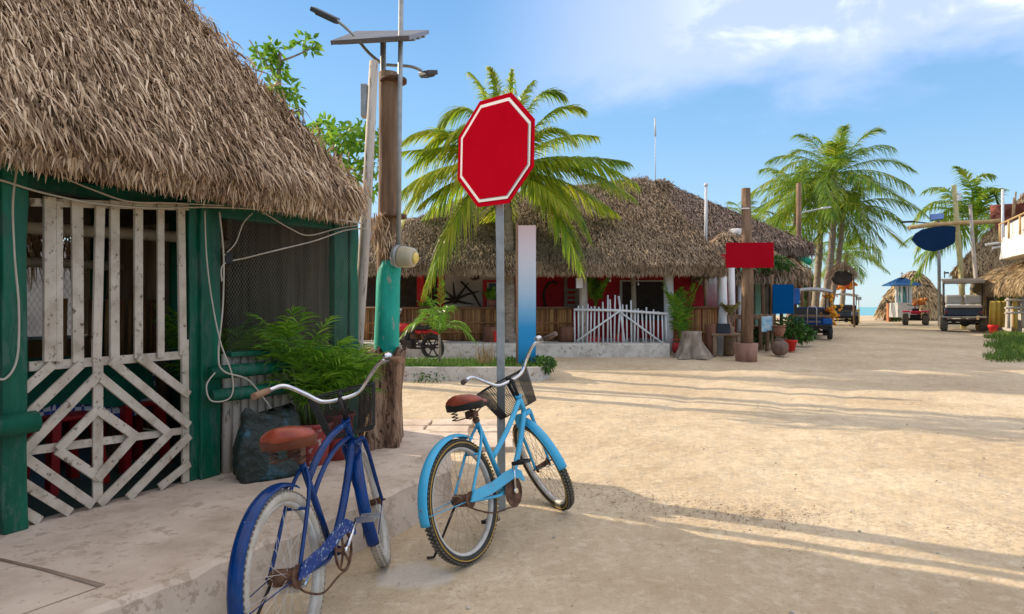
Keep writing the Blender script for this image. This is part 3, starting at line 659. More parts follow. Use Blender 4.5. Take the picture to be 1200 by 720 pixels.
cloth(wp(-.65, -1.1, 0), .765, .415, .999, .34, gingham, 'gingham_cloth', 'blue and white gingham cloth hanging below the green tablecloth')
first = None
for (t, o_, lb) in ((-1.05, -.62, 'red plastic stool under the table, nearest the left green post'), (-.55, -.62, 'red plastic stool seen through the middle of the gate lattice'), (-.0, -.75, 'red plastic stool behind the right edge of the gate')):
    if first is None:
        r_ = thing('plastic_stool', lb, 'stool', (0, 0, 0), 'red stools inside the hut'); mb = MB(); mb.box((0, 0, .44), (.3, .3, .03)); mb.build('seat', M('dark_red_plastic', [(.26, .006, .008), (.34, .012, .012)], .5, 5), r_, bevel=.01)
        for sx in (-1, 1):
            for sy in (-1, 1): mb = MB(); mb.beam((sx*.12, sy*.12, .43), (sx*.16, sy*.16, 0), .06, .05, (1, 0, 0)); mb.build('leg', M('dark_red_plastic', []), r_)
        first = r_
    else: r_ = copy_tree(first, None, lb)
    r_.location = wp(t, o_, PZ+.004); r_.rotation_euler.z = ang

# cables and hoses on the hut front
def cpt(a, b, o_):
    (right_wall if a > 240 else front_wall)(); p = ow_(a, b, o_); front_wall(); return p
def cable(pts, r, label, name='cable', mat=None):
    P = [cpt(a, b, o_) for a, b, o_ in pts]; mb = MB(); mb.tube(smooth(P, 8), r, 6); return solo(mb, name, mat or cable_m, label, 'cable', P[0])
cable([(-30, 205, .09), (0, 211, .09), (50, 226, .09), (110, 238, .09), (180, 244, .09), (250, 243, .1), (330, 248, .1), (425, 262, .2)], .006, 'thin pale cable running the length of the eave above the gate')
cable([(72, 207, .07), (105, 221, .09), (150, 236, .09), (200, 238, .09), (262, 241, .1)], .005, 'thin pale cable sagging from the eave over the gate top')
cable([(19, 200, .07), (15, 240, .07), (17, 300, .07), (22, 360, .07), (20, 420, .07), (6, 444, .09), (-10, 440, .09)], .006, 'white hose hanging down the left green post')
cable([(240, 247, .07), (242, 300, .07), (248, 350, .08), (258, 400, .17), (272, 440, .18), (270, 466, .18), (248, 470, .17), (242, 452, .16), (252, 437, .16)], .005, 'grey cable hanging down the right gate post in a loop')
cable([(257, 248, .06), (262, 300, .06), (261, 360, .07), (256, 415, .18), (262, 435, .18), (290, 445, .18), (310, 468, .18), (322, 486, .2)], .006, 'white hose running down beside the netting to the sack')
cable([(430, 268, .22), (405, 270, .1), (370, 282, .07), (330, 292, .06), (290, 302, .06), (262, 310, .06), (260, 330, .06)], .0055, 'cable slung across the top of the netted window')
cable([(310, 250, .06), (340, 268, .06), (362, 276, .06), (395, 268, .06), (420, 264, .1)], .005, 'short cable drooping under the eave at the hut corner')
cable([(262, 300, .06), (276, 285, .06), (285, 262, .06), (296, 250, .06)], .0045, 'thin twisted wire climbing from the window corner to the eave')
mb = MB(); c = cpt(268, 303, .06); mb.box(c, (.05, .03, .08), .4); solo(mb, 'junction_box', blackp, 'small dark junction box wired to the top left of the netted window', 'junction box', c, bevel=.008)

# sack and potted palms on the pavement
mb = MB(); c = W(316, 560, 4.55); c.z = PZ; n = 22; vs = []
for i in range(n+1):
    h = i/n
    for j in range(28):
        a = 2*math.pi*j/28; sup = lambda v_, e_: math.copysign(abs(v_)**e_, v_)
        prof = (1-.25*h**3)*(1-(abs(h-.02) < .03)*.08); x = sup(math.cos(a), .55)*.235*prof; y = sup(math.sin(a), .6)*(.12-.06*h)*prof
        q = Vector((x, y, h*(.43+.05*math.sin(a*2+.6)))); q += Vector((1, .6, .35))*.04*noise.noise(q*7)+Vector((1, 1, 0))*.035*(abs(noise.noise(Vector((q.x*16, q.y*16, q.z*7))))-.2); vs.append(c+Matrix.Rotation(.75, 3, 'Z')@q)
mb.add(vs, [(i*28+j, i*28+(j+1) % 28, (i+1)*28+(j+1) % 28, (i+1)*28+j) for i in range(n) for j in range(28)]+[tuple(range(27, -1, -1)), tuple(n*28+j for j in range(28))], True)
solo(mb, 'rubbish_sack', rubbish, 'dark green plastic sack leaning on the whitewashed pole wall', 'sack', c)
def potted_palm(label, c, r, hgt, seed, ns, FL, lean=0, mat=plasred):
    random.seed(seed); t = thing('potted_palm', label, 'potted plant', c, 'potted palms on the pavement')
    c = Vector(c); mb = MB(); mb.lathe(c, [(r*.72, 0), (r*.9, hgt*.55), (r, hgt*.92), (r*1.08, hgt*.93), (r*1.08, hgt), (r*.95, hgt), (r*.92, hgt*.9)], 24); mb.build('pot', mat, t)
    mb = MB(); mb.lathe(c, [(r*.9, hgt*.86), (r*.1, hgt*.9)], 12); mb.build('soil', darkint, t)
    lf = MB(); stm = MB()
    for i in range(ns):
        a = random.uniform(0, 6.28); h = random.uniform(.25, 1.0)*FL*1.05; q = c+Vector((math.cos(a)*r*.5, math.sin(a)*r*.5, hgt*.9)); tip = q+Vector((math.cos(a)*h*.12+lean*h, math.sin(a)*h*.12, h))
        stm.tube([q, (q+tip)/2+Vector((random.uniform(-.02, .02), 0, 0)), tip], [.007, .006, .004], 5)
        for k_ in range(5):
            b = a+random.uniform(-1.3, 1.3) if k_ < 3 else random.uniform(0, 6.28); fl = random.uniform(.22, .36); s0 = q.lerp(tip, random.uniform(.55, 1.0)); d = Vector((math.cos(b)*.75, math.sin(b)*.75, random.uniform(.3, 1)))
            frond(lf, s0, s0+d*fl*.6, s0+d*fl*.95+Vector((0, 0, -.13*fl)), 8, .19, .012, .45, .003, bare=.2)
    lf.build('foliage', leaf_pot, t); stm.build('stems', M('green_stem', [(.08, .14, .03), (.18, .22, .06)], .5, 4), t); return t
c1 = W(366, 515, 4.93); c1.z = PZ; potted_palm('bushy palm in a red pot in front of the netted window', c1, .14, .30, 5, 24, .74, -.10, M('faded_red_pot', [(.26, .03, .03), (.38, .07, .06)], .6, 8, wear=(.5, .4, .36), wearamt=.4))
c2 = W(394, 505, 5.1); c2.z = PZ; potted_palm('palm in a dark red pot between the red pot and the tree stump', c2, .13, .34, 8, 14, .42, .05, M('dark_red_pot', [(.2, .02, .02), (.3, .05, .04)], .6, 5))
c3 = wp(.42, -.45, PZ); potted_palm('slender palm growing behind the wire netting of the window', c3, .12, .45, 11, 14, .62, -.02, clay)

# ------------------------------------------------------------------ poles by the stump
ray = Vector((-.196, 1, 0)).normalized(); cr_ = Vector((ray.y, -ray.x, 0))
st = MB(); sc = Vector((-1.15, 5.9, PZ)); n = 24; vs = []; m_ = 90
for i in range(n+1):
    h = i/n
    for j in range(m_):
        a = 2*math.pi*j/m_; rr_ = 1+.045*noise.noise(Vector((math.cos(a)*9, math.sin(a)*9, h*2)))+.28*noise.noise(Vector((math.cos(a)*1.6, math.sin(a)*1.6, h*.9)))+.12*noise.noise(Vector((math.cos(a)*5, math.sin(a)*5, h*1.6)))
        fl = 1-.10*math.sin(h*3)+.10*(1-h)**4; q = sc+cr_*(math.cos(a)*.215*rr_*fl+.035*h)+ray*(math.sin(a)*.43*rr_*fl)
        q.z = PZ+h*(.76+.09*noise.noise(Vector((math.cos(a)*3, math.sin(a)*3, 4)))); vs.append(q)
st.add(vs, [(i*m_+j, i*m_+(j+1) % m_, (i+1)*m_+(j+1) % m_, (i+1)*m_+j) for i in range(n) for j in range(m_)]+[tuple(n*m_+j for j in range(m_))], True)
solo(st, 'tree_stump', bark, 'big rough brown tree stump on the pavement at the foot of the teal pole', 'stump', sc)
up_ = thing('utility_pole', 'brown timber utility pole with teal painted foot rising behind the stump', 'utility pole', (-1.07, 5.9, PZ))
mb = MB(); mb.tube(smooth([W(454, 400, 5.88), W(453, 300, 5.88), W(455, 200, 5.88), W(455, 86, 5.88)], 5), .083, 14, jit=.035); mb.build('shaft', brownwood, up_)
mb = MB(); prof = [(452, 505, .108), (452, 440, .11), (453, 400, .108), (454, 360, .103), (455, 330, .1), (456, 316, .098), (456, 306, .088)]
mb.tube([W(a, b, 5.88) for a, b, r_ in prof], [r_ for a, b, r_ in prof], 18, jit=.05); mb.build('painted_foot', teal, up_)
mb = MB(); mb.tube([W(426, 470, 5.62), W(419, 410, 5.62), W(426, 300, 5.62), W(432, 200, 5.62), W(438, 72, 5.62)], [.052, .052, .054, .052, .045], 8, jit=.08, flat=.8)
solo(mb, 'timber_plank_pole', weathered, 'bleached grey leaning timber pole left of the brown utility pole', 'pole', W(426, 470, 5.62))
mb = MB(); c = W(427.5, 119, 5.68); mb.box(c, (.055, .09, .27)); solo(mb, 'meter_box', greypole, 'narrow grey box fixed high on the bleached timber pole', 'meter box', c, bevel=.006)
cp = thing('conduit_pole', 'thin galvanised steel conduit pole strapped to the brown utility pole', 'pole', W(468, 300, 5.76))
mb = MB(); mb.tube([W(467, 296, 5.76), W(468, 150, 5.76), W(471, -60, 5.76)], .021, 10); mb.build('tube', greypole, cp)
for y_ in (97, 256):
    mb = MB(); c = W(461, y_, 5.85); mb.lathe((c.x, c.y, c.z), [(.10, 0), (.115, .0), (.115, .03), (.10, .03)], 16); mb.build('strap', rust, cp)
lf_ = thing('flood_lamp', 'beige round lamp fixture on the utility pole above the teal paint', 'lamp', W(466, 303, 5.7)); ax = (.93, -.34, -.12)
mb = MB(); mb.lathe(W(463, 300, 5.78), [(.065, 0), (.095, .005), (.1, .03), (.095, .05)], 20, ax); mb.build('bracket', greypole, lf_)
mb = MB(); mb.lathe(W(463, 300, 5.78), [(.088, .05), (.092, .07), (.085, .15), (.078, .18), (.055, .19)], 20, ax); mb.build('lamp_housing', M('beige_glass', [(.42, .36, .24), (.52, .46, .33)], .3, 5), lf_)
mb = MB(); mb.lathe(W(463, 300, 5.78), [(.05, .191), (.045, .205), (.02, .21)], 16, ax); mb.build('bulb', M('yellow_lens', [(.7, .5, .1), (.8, .62, .2)], .3, 5), lf_)
sl2 = thing('solar_street_lamp', 'twin headed street lamp with a grey solar panel above the hut corner', 'street lamp', (-1.13, 6.0, 2.7))
mb = MB(); b = W(449, 46, 6.0); mb.tube([(b.x, b.y, 2.7), b], .026, 10); mb.build('pole', greypole, sl2)
mb = MB(); pts = [W(388, 53, 5.8), W(480, 47, 5.6), W(503, 40, 6.4), W(418, 41, 6.6)]
pn_ = [Vector(p) for p in pts]; nrm = (pn_[1]-pn_[0]).cross(pn_[3]-pn_[0]).normalized(); nrm = nrm if nrm.z > 0 else -nrm
mb.add(pn_+[p+nrm*.035 for p in pn_], [(3, 2, 1, 0), (4, 5, 6, 7), (0, 1, 5, 4), (1, 2, 6, 5), (2, 3, 7, 6), (3, 0, 4, 7)]); mb.build('solar_panel', M('panel_grey', [(.13, .12, .12), (.2, .19, .18)], .4, 6), sl2)
mb = MB()
for f_ in (.25, .5, .75): mb.beam(pn_[0].lerp(pn_[3], f_)-nrm*.01, pn_[1].lerp(pn_[2], f_)-nrm*.01, .03, .02, nrm)
mb.build('panel_rails', greypole, sl2)
for pts_, hd, hl in (([(449, 76), (432, 62), (415, 42), (396, 25), (390, 22)], (380, 17), (.22, -.02, .10)), ([(449, 76), (465, 77), (480, 78), (490, 81), (494, 83)], (502, 86), (.17, -.25, -.05))):
    mb = MB(); mb.tube(smooth([W(a, b_, 6.08) for a, b_ in pts_], 4), .014, 8); mb.build('arm', greypole, sl2)
    mb = MB(); c = W(hd[0], hd[1], 6.08); d = Vector(hl).normalized(); s_ = .13 if hd[0] < 450 else .09
    if hd[0] < 450: d = Vector((-.9, 0, .42))
    mb.beam(c-d*s_*1.0, c+d*s_*.9, .11, .04, (0, -.35, 1)); mb.beam(c-d*s_*1.0-Vector((0, 0, .025)), c+d*s_*.6-Vector((0, 0, .025)), .08, .02, (0, -.35, 1)); mb.build('lamp_head', M('lamp_grey', [(.05, .055, .06), (.09, .09, .1)], .5, 5), sl2, bevel=.008)

# ------------------------------------------------------------------ stop sign
sg = thing('stop_sign', 'blank red octagonal road sign with white border on a square grey post', 'road sign', (-.075, 4.62, 0))
Ys = 4.62; cx = (-.012)*Ys*0+W(579, 178, Ys).x; cz = W(582, 178, Ys).z
mb = MB(); a = W(588, 604, Ys); bt = W(585, 236, Ys); mb.beam((a.x, Ys+.045, -.2), (bt.x, Ys+.045, cz+.12), .055, .055, (0, 1, 0)); mb.build('post', greypole, sg, bevel=.004)
def octa(r, y, th, rot=R(22.5), sq=1.0):
    mb = MB(); vs = []
    for dy in (0, th):
        for i in range(8):
            an = rot+i*math.pi/4; vs.append((math.cos(an)*r*sq, y+dy, math.sin(an)*r))
    mb.add(vs, [tuple(range(7, -1, -1)), tuple(range(8, 16))]+[(i, (i+1) % 8, 8+(i+1) % 8, 8+i) for i in range(8)]); return mb
tilt = R(1.2); RT = Matrix.Rotation(tilt, 3, 'Y')@Matrix.Rotation(R(-44), 3, 'Z')
def place_oct(mb): return mb.xf(lambda p: RT@p+Vector((cx, Ys-.02, cz)))
Rr = .395
for r_, y_, nm, mt in ((Rr, 0, 'plate', red_sign), (Rr*.915, -.003, 'white_border', white_paint), (Rr*.855, -.006, 'red_face', red_sign)):
    place_oct(octa(r_, y_, .003 if nm != 'plate' else .004, R(22.5), 1.0)).build(nm, mt, sg)


# ================================================================== BICYCLES
def bicycle(nm, label, X, Y, hd, lean, steer, col, tyre_col, rimm, o):
    wb = 1.04; Rw = .335
    root = thing(nm, label, 'bicycle', (0, 0, 0)); th = R(68); up = Vector((-math.cos(th), 0, math.sin(th))); A = Vector((wb, 0, Rw))-Vector((math.sin(th), 0, math.cos(th)))*.05
    SM = Matrix.Rotation(steer, 3, up); sf = lambda q: A+SM@(Vector(q)-A)
    def wheel(cx_, st_, rear):
        wh = thing('tmp', '', '', (0, 0, 0)); bpy.data.objects.remove(wh)
        f_ = (lambda q: sf(q)) if st_ else (lambda q: Vector(q)); C_ = Vector((cx_, 0, Rw)); Y_ = (0, 1, 0)
        rim = MB(); prof = [(.272, -.012), (.284, -.017), (.290, -.015), (.290, .015), (.284, .017), (.272, .012)]
        n = 72; vs = []
        for j in range(n):
            a_ = 2*math.pi*j/n
            for r_, h in prof: vs.append(C_+Vector((math.cos(a_)*r_, h, math.sin(a_)*r_)))
        k_ = len(prof); rim.add(vs, [(j*k_+i, j*k_+(i+1) % k_, ((j+1) % n)*k_+(i+1) % k_, ((j+1) % n)*k_+i) for j in range(n) for i in range(k_)], True)
        wo = rim.xf(f_).build('wheel', rimm, root, label=('rear wheel' if rear else 'front wheel'))
        ty = MB(); ty.tube([C_+Vector((math.cos(a_)*.3065, 0, math.sin(a_)*.3065)) for a_ in [2*math.pi*j/72 for j in range(72)]], .0265, 12, closed=True)
        ty.xf(f_).build('tyre', tyre_col[0], wo)
        kb = MB()
        for j in range(84):
            a_ = 2*math.pi*j/84; er = Vector((math.cos(a_), 0, math.sin(a_))); et = Vector((-math.sin(a_), 0, math.cos(a_)))
            for yy, rr_ in ((-.019, .3265), (0, .333), (.019, .3265)):
                aa = a_+(.037 if yy == 0 else 0); er = Vector((math.cos(aa), 0, math.sin(aa))); et = Vector((-math.sin(aa), 0, math.cos(aa)))
                c_ = C_+er*rr_+Vector((0, yy, 0)); mm = Matrix((et, Vector((0, 1, 0)), er)).transposed(); kb.box(c_, (.013, .012, .0045), mat=mm)
        kb.xf(f_).build('tread', tyre_col[1], wo)
        if o.get('wall'):
            wl = MB()
            for sy in (-1, 1): wl.tube([C_+Vector((math.cos(a_)*.312, sy*.0255, math.sin(a_)*.312)) for a_ in [2*math.pi*j/60 for j in range(60)]], .0028, 5, closed=True)
            wl.xf(f_).build('sidewall_line', o['wall'], wo)
        spk = MB()
        for j in range(36):
            a_ = 2*math.pi*j/36; sy = 1 if j % 2 else -1; b_ = a_+(.5 if (j//2) % 2 else -.5)
            spk.tube([C_+Vector((math.cos(b_)*.028, sy*.03, math.sin(b_)*.028)), C_+Vector((math.cos(a_)*.273, 0, math.sin(a_)*.273))], .0012, 4, cap=False)
        spk.xf(f_).build('spokes', o['spoke'], wo)
        hb = MB(); rr_ = .034 if rear else .017
        hb.lathe(C_+Vector((0, -.075, 0)), [(.006, 0), (.006, .022), (.03, .024), (.03, .028), (rr_, .034), (rr_, .116), (.03, .122), (.03, .126), (.006, .128), (.006, .15)], 16, Y_); hb.xf(f_).build('hub', rust, wo)
        if rear:
            sp = MB(); sp.lathe(C_+Vector((0, -.062, 0)), [(.036, 0), (.042, .002), (.042, .006), (.036, .008)], 20, Y_); sp.build('sprocket', rust, wo)
        return wo
    wheel(0, False, True); wheel(wb, True, False)
    fr = MB(); BB = Vector((.45, 0, .28)); Sx = Vector((.262, 0, .735)); hl = A+up*.415; ht = A+up*.545
    fr.tube([BB, Sx], .0155, 12); fr.tube([BB+Vector((0, -.036, 0)), BB+Vector((0, .036, 0))], .022, 12); fr.tube([hl, ht], .0185, 14); fr.tube([hl-up*.005, hl+up*.012], .023, 14); fr.tube([ht-up*.012, ht+up*.006], .023, 14)
    if o['style'] == 'step':
        fr.tube(bez(ht-up*.02, (.60, 0, .62), (.365, 0, .50), 14), .017, 12); fr.tube(bez(hl+up*.02, (.66, 0, .40), BB, 14), .018, 12)
    else:
        fr.tube(bez(ht-up*.02, (.52, 0, .80), (.30, 0, .64), 14), .0165, 12); fr.tube(bez(hl+up*.035, (.55, 0, .74), (.33, 0, .56), 14), .012, 10)
        fr.tube(bez(hl+up*.015, (.70, 0, .46), BB, 12), .0195, 12)
    for sy in (-1, 1):
        y_ = sy*.058
        fr.tube(smooth([(.40, sy*.02, .285), (.28, sy*.045, .29), (0, y_, Rw-.005)], 5), .010, 8); fr.tube(smooth([(.27, sy*.012, .70), (.20, sy*.045, .60), (0, y_*1.05, Rw)], 5), .0085, 8)
        fr.beam((-.02, y_, Rw), (.03, y_, Rw-.002), .03, .006, (0, 1, 0))
    fr.tube([(.165, -.045, .556), (.165, .045, .556)], .007, 6)
    fr.build('frame', col, root)
    fk = MB(); cr0 = A+up*.405
    for sy in (-1, 1):
        fk.tube([sf(p) for p in smooth([cr0+Vector((0, sy*.015, 0)), cr0+Vector((.035, sy*.05, .012)), cr0+Vector((.075, sy*.057, -.06)), (wb-.06, sy*.057, .46), (wb, sy*.057, Rw)], 5)], [.0135]*10+[.011]*6+[.0095]*5, 10)
    fk.tube([sf(cr0+Vector((-.01, -.03, .005))), sf(cr0+Vector((-.01, .03, .005)))], .016, 10); fk.build('fork', col, root)
    def fender(cx_, a0, a1, st_, nm2='fender'):
        mb = MB(); n = 34; k_ = 9; vs = []; f_ = sf if st_ else (lambda q: q)
        for sh in (0, -.0025):
            for i in range(n+1):
                a_ = R(a0+(a1-a0)*i/n); er = Vector((math.cos(a_), 0, math.sin(a_)))
                for j in range(k_):
                    b_ = -1.25+2.5*j/(k_-1); rr_ = .338+.024*math.cos(b_)+sh; vs.append(f_(Vector((cx_, 0, Rw))+er*rr_+Vector((0, (.032+sh*.5)*math.sin(b_), 0))))
        m1 = (n+1)*k_; fs = []
        for i in range(n):
            for j in range(k_-1): q = (i*k_+j, i*k_+j+1, (i+1)*k_+j+1, (i+1)*k_+j); fs += [q, tuple(m1+x_ for x_ in reversed(q))]
        for i in range(n):
            for j in (0, k_-1): fs.append((i*k_+j, (i+1)*k_+j, m1+(i+1)*k_+j, m1+i*k_+j))
        for i in (0, n):
            for j in range(k_-1): fs.append((i*k_+j, i*k_+j+1, m1+i*k_+j+1, m1+i*k_+j))
        mb.add(vs, fs, True); fo = mb.build(nm2, col, root); 
        sy_ = MB()
        e_ = R(a1 if abs(a1) > 150 or a1 < 30 else a0)
        e_ = R(a1)+R(8)*(-1 if a1 > a0 else 1)
        for sy in (-1, 1): sy_.tube([f_(Vector((cx_, sy*.058, Rw))), f_(Vector((cx_, sy*.036, Rw))+Vector((math.cos(e_), 0, math.sin(e_)))*.345)], .0025, 5)
        sy_.build('stay', o['staycol'], fo)
    fender(0, 62, 188, False); fender(wb, o['ff'][0], o['ff'][1], True)
    # drive
    RB = BB+Vector((0, -.055, 0)); ch = MB()
    if o.get('solid_ring'): ch.lathe(RB+Vector((0, -.003, 0)), [(.03, 0), (.085, 0), (.092, .002), (.092, .005), (.085, .006), (.03, .006)], 36, (0, 1, 0))
    else:
        ch.tube([RB+Vector((math.cos(a_)*.085, 0, math.sin(a_)*.085)) for a_ in [2*math.pi*j/40 for j in range(40)]], .006, 6, closed=True, flat=1)
        for j in range(5): a_ = 2*math.pi*j/5+.3; ch.beam(RB, RB+Vector((math.cos(a_)*.083, 0, math.sin(a_)*.083)), .016, .004, (0, 1, 0))
        ch.lathe(RB+Vector((0, -.004, 0)), [(.025, 0), (.028, .002), (.025, .008)], 16, (0, 1, 0))
    ch.build('chainring', rust, root)
    ca = R(o['crank']); cd = Vector((math.cos(ca), 0, math.sin(ca)))
    for sy, dd in ((-1, cd), (1, -cd)):
        cm = MB(); p0 = BB+Vector((0, sy*.068, 0)); p1 = p0+dd*.165+Vector((0, sy*.015, 0)); cm.tube([p0, p0.lerp(p1, .5), p1], [.012, .009, .011], 8, flat=.8); cm.lathe(p0-Vector((0, .012, 0)), [(.016, 0), (.016, .024)], 12, (0, 1, 0))
        co = cm.build('crank_arm', chrome, root)
        pm = MB(); pc = p1+Vector((0, sy*.055, 0)); pm.tube([p1, p1+Vector((0, sy*.1, 0))], .005, 6)
        for dx_ in (-.033, .033): pm.box(pc+Vector((dx_, 0, 0)), (.014, .088, .022))
        for dy_ in (-.04, -.0, .04): pm.box(pc+Vector((0, dy_, 0)), (.062, .01, .014))
        pm.build('pedal', o['pedal'], root)
    cn = MB(); sag = o['sag']
    top = [(.0, -.058, Rw+.042), (.2, -.058, .352), (.44, -.058, .367)]; bot = smooth([(.455, -.058, .188), (.36, -.058, .205-sag*.2), (.2, -.058, .235-sag), (.06, -.058, .275-sag*.6), (0, -.058, Rw-.042)], 5)
    arc = [(.45+.088*math.cos(a_), -.058, .28+.088*math.sin(a_)) for a_ in [R(90-18*j) for j in range(11)]]; arc2 = [(.042*math.cos(a_), -.058, Rw+.042*math.sin(a_)) for a_ in [R(270-20*j) for j in range(10)]]
    cn.tube([Vector(p) for p in top+arc[1:-1]+bot+arc2[1:-1]], .0048, 6, closed=True); cn.build('chain', rust, root)
    cg = MB(); y_ = -.079
    pts = [(-.03, Rw-.005), (.02, Rw+.048), (.2, .385), (.36, .412), (.47, .415), (.54, .38), (.565, .32), (.55, .315), (.50, .345), (.44, .355), (.36, .345), (.2, .325), (.02, Rw-.012)]
    m_ = len(pts); cg.add([(x_, y_, z_) for x_, z_ in pts]+[(x_, y_+.006, z_) for x_, z_ in pts], [tuple(range(m_)), tuple(range(2*m_-1, m_-1, -1))]+[(i, m_+i, m_+(i+1) % m_, (i+1) % m_) for i in range(m_)])
    cg.build('chain_guard', o.get('guard', col), root)
    # saddle
    sd = MB(); n = 18; m_ = 16; vs = []; sx0 = .235; sz = .848
    for i in range(n+1):
        t_ = i/n; x_ = -.155+.31*t_; hw = .122*math.sqrt(max(0, 1-((t_-.30)/.31)**2)) if t_ < .30 else .122*(1-ss((t_-.30)/.42))+.030*ss((t_-.30)/.42)
        hw = max(hw, .012)*(1 if t_ < .93 else math.sqrt(max(.1, 1-((t_-.93)/.075)**2))); zt = .055*(1-.5*ss((t_-.2)/.5))
        for j in range(m_):
            a_ = 2*math.pi*j/m_; zz = math.sin(a_); vs.append((sx0+x_, math.cos(a_)*hw, sz-.022*ss((t_-.5)/.5)+(zz*zt if zz > 0 else zz*.004)))
    sd.add(vs, [(i*m_+j, i*m_+(j+1) % m_, (i+1)*m_+(j+1) % m_, (i+1)*m_+j) for i in range(n) for j in range(m_)]+[tuple(range(m_-1, -1, -1)), tuple(n*m_+j for j in range(m_))], True)
    so_ = sd.build('saddle', o['saddle'], root)
    sk = MB(); vs = []
    for i in range(n+1):
        for lev, ins in ((0, .999), (-.038, .93)):
            for j in (0, 1): pass
    n2 = 40; ring = []
    for i in range(n2):
        u = i/n2; ii = int(u*2*n) if u < .5 else int((1-u)*2*n); tt = (u*2 if u < .5 else (1-u)*2)
        x_ = -.155+.31*tt; hw = .122*math.sqrt(max(0, 1-((tt-.30)/.31)**2)) if tt < .30 else .122*(1-ss((tt-.30)/.42))+.030*ss((tt-.30)/.42)
        hw = max(hw, .012); ring.append((x_, hw*(1 if u < .5 else -1)))
    vs = [(sx0+a_*1.0, b_*1.0, sz+.004-.022*ss(a_/.155)) for a_, b_ in ring]+[(sx0+a_*.99, b_*.97, sz-.034+.02*ss((a_+.02)/.12)-.022*ss(a_/.155)) for a_, b_ in ring]+[(sx0+a_*.9, b_*.85, sz-.038+.02*ss((a_+.02)/.12)-.022*ss(a_/.155)) for a_, b_ in ring]
    sk.add(vs, [(k_*n2+i, k_*n2+(i+1) % n2, (k_+1)*n2+(i+1) % n2, (k_+1)*n2+i) for k_ in (0, 1) for i in range(n2)], True); sk.build('saddle_skirt', o['skirt'], so_)
    sprg = MB()
    for sy in (-1, 1):
        sprg.tube([(sx0-.11+.018*math.cos(a_*.9), sy*.05+.018*math.sin(a_*.9), sz-.09+.0026*a_) for a_ in range(0, 26)], .0035, 5, cap=False); sprg.tube([(sx0-.11, sy*.05, sz-.09), (sx0-.02, sy*.02, sz-.085), (sx0+.12, sy*.012, sz-.02)], .004, 5)
    sprg.build('springs', rust, so_)
    stp = MB(); stp.tube([Sx-Vector((-.02, 0, .04)), (sx0-.005, 0, sz-.05)], .0125, 10); stp.tube([Sx-Vector((-.002, 0, .005)), Sx+Vector((-.006, 0, .014))], .021, 10); stp.box((sx0-.01, 0, sz-.07), (.05, .06, .035)); stp.build('seat_post', rust, root)
    # handlebar assembly (turned with the fork)
    q0 = A+up*.55; q1 = A+up*.665; qs = q1+Vector((.03, 0, .0))
    sm_ = MB(); sm_.tube([sf(q0), sf(q1)], .0115, 10); sm_.tube([sf(q1-up*.015), sf(qs)], .015, 8); sm_.build('stem', o['stem'], root)
    hb = MB(); gy, gx_, gz_ = .335, wb-.42, 1.06
    ptsb = []
    for sy in (-1, 1):
        seq = [(qs.x, sy*.0, qs.z), (qs.x+.005, sy*.09, qs.z+.01), (qs.x-.01, sy*.16, qs.z+.07), (qs.x-.06, sy*.235, gz_+.005), (gx_+.06, sy*.295, gz_+.005), (gx_-.055, sy*.345, gz_-.005)]
        ptsb.append([Vector(p) for p in seq])
    hb.tube([sf(p) for p in smooth(list(reversed(ptsb[0]))[:-1]+ptsb[1], 5)], .011, 10); hbo = hb.build('handlebar', chrome, root)
    for sy in (0, 1):
        gm = MB(); a_, b_ = ptsb[sy][4], ptsb[sy][5]; d_ = (b_-a_).normalized(); gm.tube([sf(b_-d_*.105), sf(b_-d_*.05), sf(b_+d_*.012)], [.0155, .0165, .0165], 12, jit=.03); gm.build('grip', o['grip'], hbo)
    bl = MB(); p = sf(ptsb[0][3].lerp(ptsb[0][4], .75)+Vector((0, 0, .02))); bl.lathe(p, [(.024, 0), (.026, .006), (.02, .016), (.008, .022)], 16, (-.3, 0, 1)); bl.build('bell', chrome, hbo)
    # basket
    bk = MB(); bx0, bx1, bw0, bw1, zb, zt = .84, 1.02, .115, .165, .74, .965
    def bp(u, v_, s_):  # u 0..1 perimeter side param, v height
        return None
    def corner(v_): 
        w_ = bw0+(bw1-bw0)*v_; x1 = bx1+.06*v_; x0 = bx0-.01*v_; z_ = zb+(zt-zb)*v_; return [Vector((x0, -w_, z_)), Vector((x1, -w_, z_)), Vector((x1, w_, z_)), Vector((x0, w_, z_))]
    def wire(a_, b_, r_=.0014):
        d_ = (b_-a_).normalized(); s1 = d_.cross(Vector((.3, .5, .8))).normalized()*r_; s2 = d_.cross(s1)
        bk.add([sf(a_+s1), sf(a_+s2), sf(a_-s1), sf(a_-s2), sf(b_+s1), sf(b_+s2), sf(b_-s1), sf(b_-s2)], [(0, 1, 5, 4), (1, 2, 6, 5), (2, 3, 7, 6), (3, 0, 4, 7)])
    lo, hi = corner(0), corner(1); NG = 20
    for s_ in range(4):
        a0, a1, b0_, b1 = lo[s_], lo[(s_+1) % 4], hi[s_], hi[(s_+1) % 4]
        for i in range(NG): u = i/NG; wire(a0.lerp(a1, u), b0_.lerp(b1, u))
        for j in range(NG+1): v_ = j/NG; wire(a0.lerp(b0_, v_), a1.lerp(b1, v_))
    for i in range(NG+1): u = i/NG; wire(lo[0].lerp(lo[1], u), lo[3].lerp(lo[2], u)); wire(lo[0].lerp(lo[3], u), lo[1].lerp(lo[2], u))
    bo = bk.build('basket', blackp, root)
    rm = MB()
    for cs, r_ in ((hi, .0045), (lo, .0035)):
        ring = []
        for s_ in range(4):
            a_, b_ = cs[s_], cs[(s_+1) % 4]; ring += [a_.lerp(b_, .12), a_.lerp(b_, .5), a_.lerp(b_, .88)]
        rm.tube([sf(p) for p in ring], r_, 6, closed=True)
